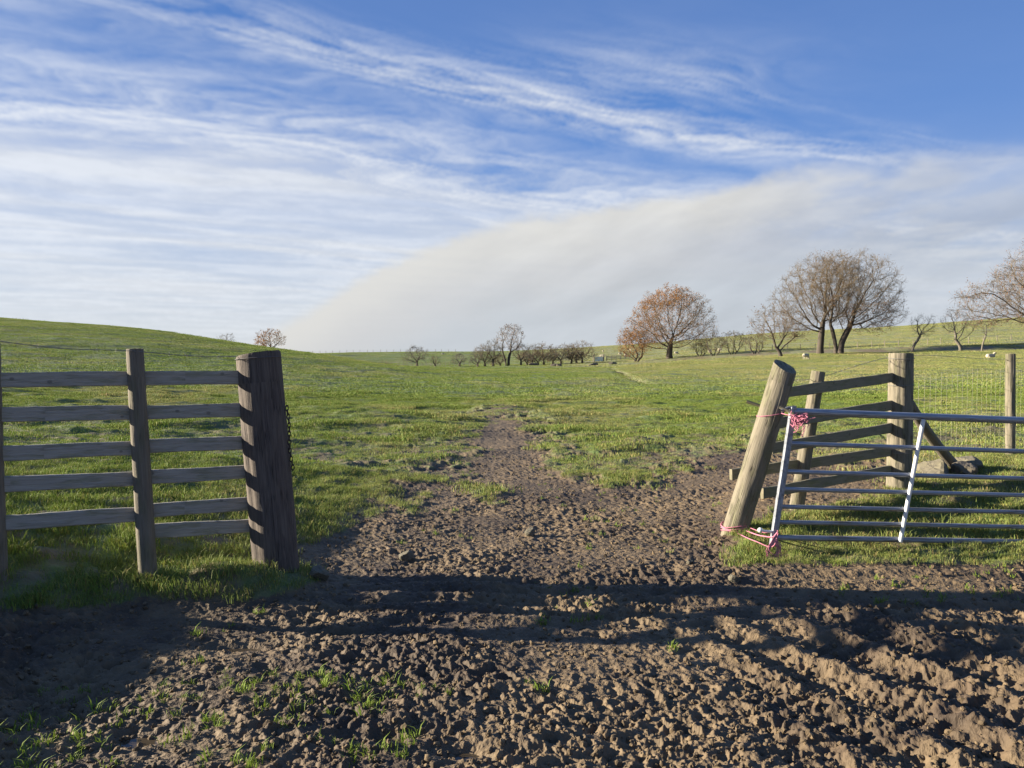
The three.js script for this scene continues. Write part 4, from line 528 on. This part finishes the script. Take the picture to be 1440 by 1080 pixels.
// ---------------------------------------------------------------- sheep
function sheepGeo(pose) {
  const legY = pose === 'lying' ? 0 : 1, caps = []; const cap = (a, b, r0, r1, k = 0) => caps.push([a, b, r0, r1, k]);
  if (legY) { cap([-0.34, 0.62, 0], [0.32, 0.63, 0], 0.255, 0.245); for (const [x, z] of [[-0.34, 0.12], [-0.36, -0.12], [0.34, 0.11], [0.3, -0.11]]) { cap([x, 0.5, z], [x + (x < 0 ? -0.04 : 0.01), 0.28, z], 0.085, 0.05); cap([x + (x < 0 ? -0.04 : 0.01), 0.28, z], [x, 0.03, z], 0.045, 0.038); } cap([0.42, 0.66, 0], [0.56, 0.36, 0], 0.16, 0.1); cap([0.56, 0.34, 0], [0.72, 0.12, 0], 0.095, 0.06); cap([-0.6, 0.66, 0], [-0.66, 0.45, 0], 0.05, 0.035); cap([0.6, 0.38, 0.06], [0.57, 0.33, 0.16], 0.03, 0.015); cap([0.6, 0.38, -0.06], [0.57, 0.33, -0.16], 0.03, 0.015); }
  else { cap([-0.4, 0.26, 0], [0.3, 0.28, 0], 0.27, 0.25); cap([0.34, 0.36, 0], [0.52, 0.62, 0], 0.16, 0.11); cap([0.52, 0.64, 0], [0.72, 0.58, 0], 0.1, 0.06); cap([0.3, 0.06, 0.2], [0.6, 0.05, 0.2], 0.06, 0.04); cap([-0.4, 0.08, 0.22], [-0.1, 0.05, 0.27], 0.1, 0.045); cap([0.5, 0.7, 0.06], [0.46, 0.7, 0.17], 0.03, 0.015); cap([0.5, 0.7, -0.06], [0.46, 0.7, -0.17], 0.03, 0.015); }
  const n = 54, mc = new MarchingCubes(n, grassMat, false, false, 60000), S = 0.95, cy = 0.42; mc.isolation = 0;
  for (let k = 0; k < n; k++) for (let j = 0; j < n; j++) for (let i = 0; i < n; i++) { const x = (i - n / 2) / (n / 2) * S, y = (j - n / 2) / (n / 2) * S + cy, z = (k - n / 2) / (n / 2) * S; let d = 9; for (const [a, b, r0, r1] of caps) { const ex = b[0] - a[0], ey = b[1] - a[1], ez = b[2] - a[2], t = clamp(((x - a[0]) * ex + (y - a[1]) * ey + (z - a[2]) * ez) / (ex * ex + ey * ey + ez * ez)), q = Math.hypot(x - a[0] - ex * t, y - a[1] - ey * t, z - a[2] - ez * t) - mix(r0, r1, t), h = Math.max(0.05 - Math.abs(d - q), 0) / 0.05; d = Math.min(d, q) - h * h * 0.05 * 0.25; } mc.field[i + j * n + k * n * n] = -d + 0.012 * noise(x * 14 + z * 5, y * 14 + z * 9); }
  mc.update(); const g = new THREE.BufferGeometry(), c = mc.count; g.setAttribute('position', new THREE.Float32BufferAttribute(mc.positionArray.slice(0, c * 3), 3)); g.scale(S, S, S); g.translate(0, cy, 0); g.computeVertexNormals(); return g;
}
{
  const wool = std({ color: col(0.42, 0.37, 0.28), roughness: 1 }), stand = sheepGeo('standing'), lie = sheepGeo('lying');
  const put = (px, D, geo, rot, label, group) => { const m = solo('sheep', geo, wool, label, 'sheep', group), x = W(px, D); m.position.set(...onGround(x, D, geo === stand ? 0.02 : -0.02)); m.rotation.y = rot; };
  put(1133, 112, stand, 0.5, 'cream sheep grazing on the slope under the leaning thorn', null);
  put(1393, 96, lie, 0.2, 'white sheep lying in the open pasture behind the netting fence', null);
  [[872, 262, 0.3], [886, 290, 2.2], [897, 240, 0.2], [848, 300, 1.2], [846, 255, 2.8], [880, 240, 0.9], [623, 330, 0.4], [998, 200, 0.5], [1012, 215, 2.5], [951, 215, 0.2]].forEach(([px, D, rot]) => put(px, D, stand, rot, 'tiny far sheep grazing on the hillside beyond the trees', 'sheep on the far hillside'));
}
// ---------------------------------------------------------------- far fences, the blue gate, stone slabs
const farWood = std({ color: col(0.2, 0.17, 0.13), roughness: 0.95 });
function farFence(label, pts, n, h, r, wires = true) {
  const o = thing('stock_fence', label, 'fence', onGround(W(pts[0][0], pts[0][1]), pts[0][1])), f = curve(pts), tops = [], post = new THREE.CylinderGeometry(r * 0.92, r, h + 0.4, 7); const rr = rng(n * 7 + 1);
  for (let i = 0; i < n; i++) { const px = mix(pts[0][0], pts[pts.length - 1][0], i / (n - 1)) + (rr() - 0.5) * 2, D = f(px), x = W(px, D), y = groundH(x, D), m = part(o, 'post', post, farWood), p = rel(o, V(x, D, y + h / 2 - 0.2)); m.position.copy(p); m.rotation.z = (rr() - 0.5) * 0.12; tops.push(rel(o, V(x, D, y))); }
  if (wires) for (const k of [0.45, 0.75, 1.05]) part(o, 'wire', tube(tops.map((t) => t.clone().add(new THREE.Vector3(0, k, 0))), 0.006, n * 2, 3), wireMat); return o;
}
farFence('thin wire fence with wooden posts along the top of the bank behind the oaks', [[1008, 176], [1110, 158], [1200, 152], [1300, 148], [1440, 143], [1500, 140]], 26, 1.2, 0.07);
farFence('far line of fence posts along the skyline hill', [[440, 396], [640, 396]], 22, 1.3, 0.1);
farFence('stock fence crossing the pale field behind the lone thorns', [[560, 215], [700, 215]], 22, 1.1, 0.06);
{
  const D = 205, x = W(842, D), o = thing('sheep_pen_gate', 'small bright blue gate between brown posts at the end of the hedge line', 'gate', onGround(x, D)), blue = std({ color: col(0.16, 0.36, 0.62), roughness: 0.5 });
  for (const h of [0.25, 0.48, 0.71, 0.94, 1.17]) { const g = new THREE.BoxGeometry(1.9, 0.15, 0.06); const m = part(o, 'bar', g, blue); m.position.set(0, h, 0); }
  for (const s of [-0.95, 0, 0.95]) { const m = part(o, 'upright', new THREE.BoxGeometry(0.09, 1.25, 0.05), blue); m.position.set(s, 0.68, 0.06); }
  for (const s of [-1.35, 1.25]) { const m = part(o, 'post', new THREE.CylinderGeometry(0.16, 0.18, 2.4, 9), farWood); m.position.set(s, 0.8, 0); }
  const f = thing('pen_fence', 'low grey rail fence of the sheep pen running on from the blue gate', 'fence', onGround(W(856, D), D));
  for (let i = 0; i < 6; i++) { const X = W(853 + i * 6.5, D), y = groundH(X, D), m = part(f, 'post', new THREE.CylinderGeometry(0.09, 0.1, 1.7, 7), std({ color: col(0.27, 0.24, 0.2) })); m.position.copy(rel(f, V(X, D, y + 0.5))); if (i < 5) for (const h of [0.4, 0.8, 1.15]) { const X1 = W(853 + (i + 1) * 6.5, D); part(f, 'rail', railGeo(rel(f, V(X, D, y + h)), rel(f, V(X1, D, groundH(X1, D) + h)), 0.14, 0.05, i), farWood); } }
  const slab = (px, DD, s, seed, label, m) => { const g = solo('stone', stoneGeo(...s, seed), stoneMat[m], label, 'stone'); g.position.set(...onGround(W(px, DD), DD, s[1] * 0.3)); g.rotation.y = 0.2; };
  slab(834, 150, [1.2, 0.45, 0.6], 21, 'long pale stone slab in the grass in front of the blue gate', 0); slab(861, 152, [1.0, 0.4, 0.5], 22, 'pale stone slab in the grass by the head of the ditch', 0);
  slab(779, 150, [0.9, 0.55, 0.6], 23, 'grey boulder in front of the many-stemmed thorn', 1); slab(786, 149, [0.6, 0.4, 0.4], 24, 'smaller dark boulder lying against the grey boulder', 1); slab(750, 178, [1.4, 0.5, 0.6], 25, 'flat brown stone heap under the thorns by the ash', 1);
}
scene.traverse((o) => { if (o.isMesh) o.castShadow = o.receiveShadow = true; });
renderer.render(scene, camera);
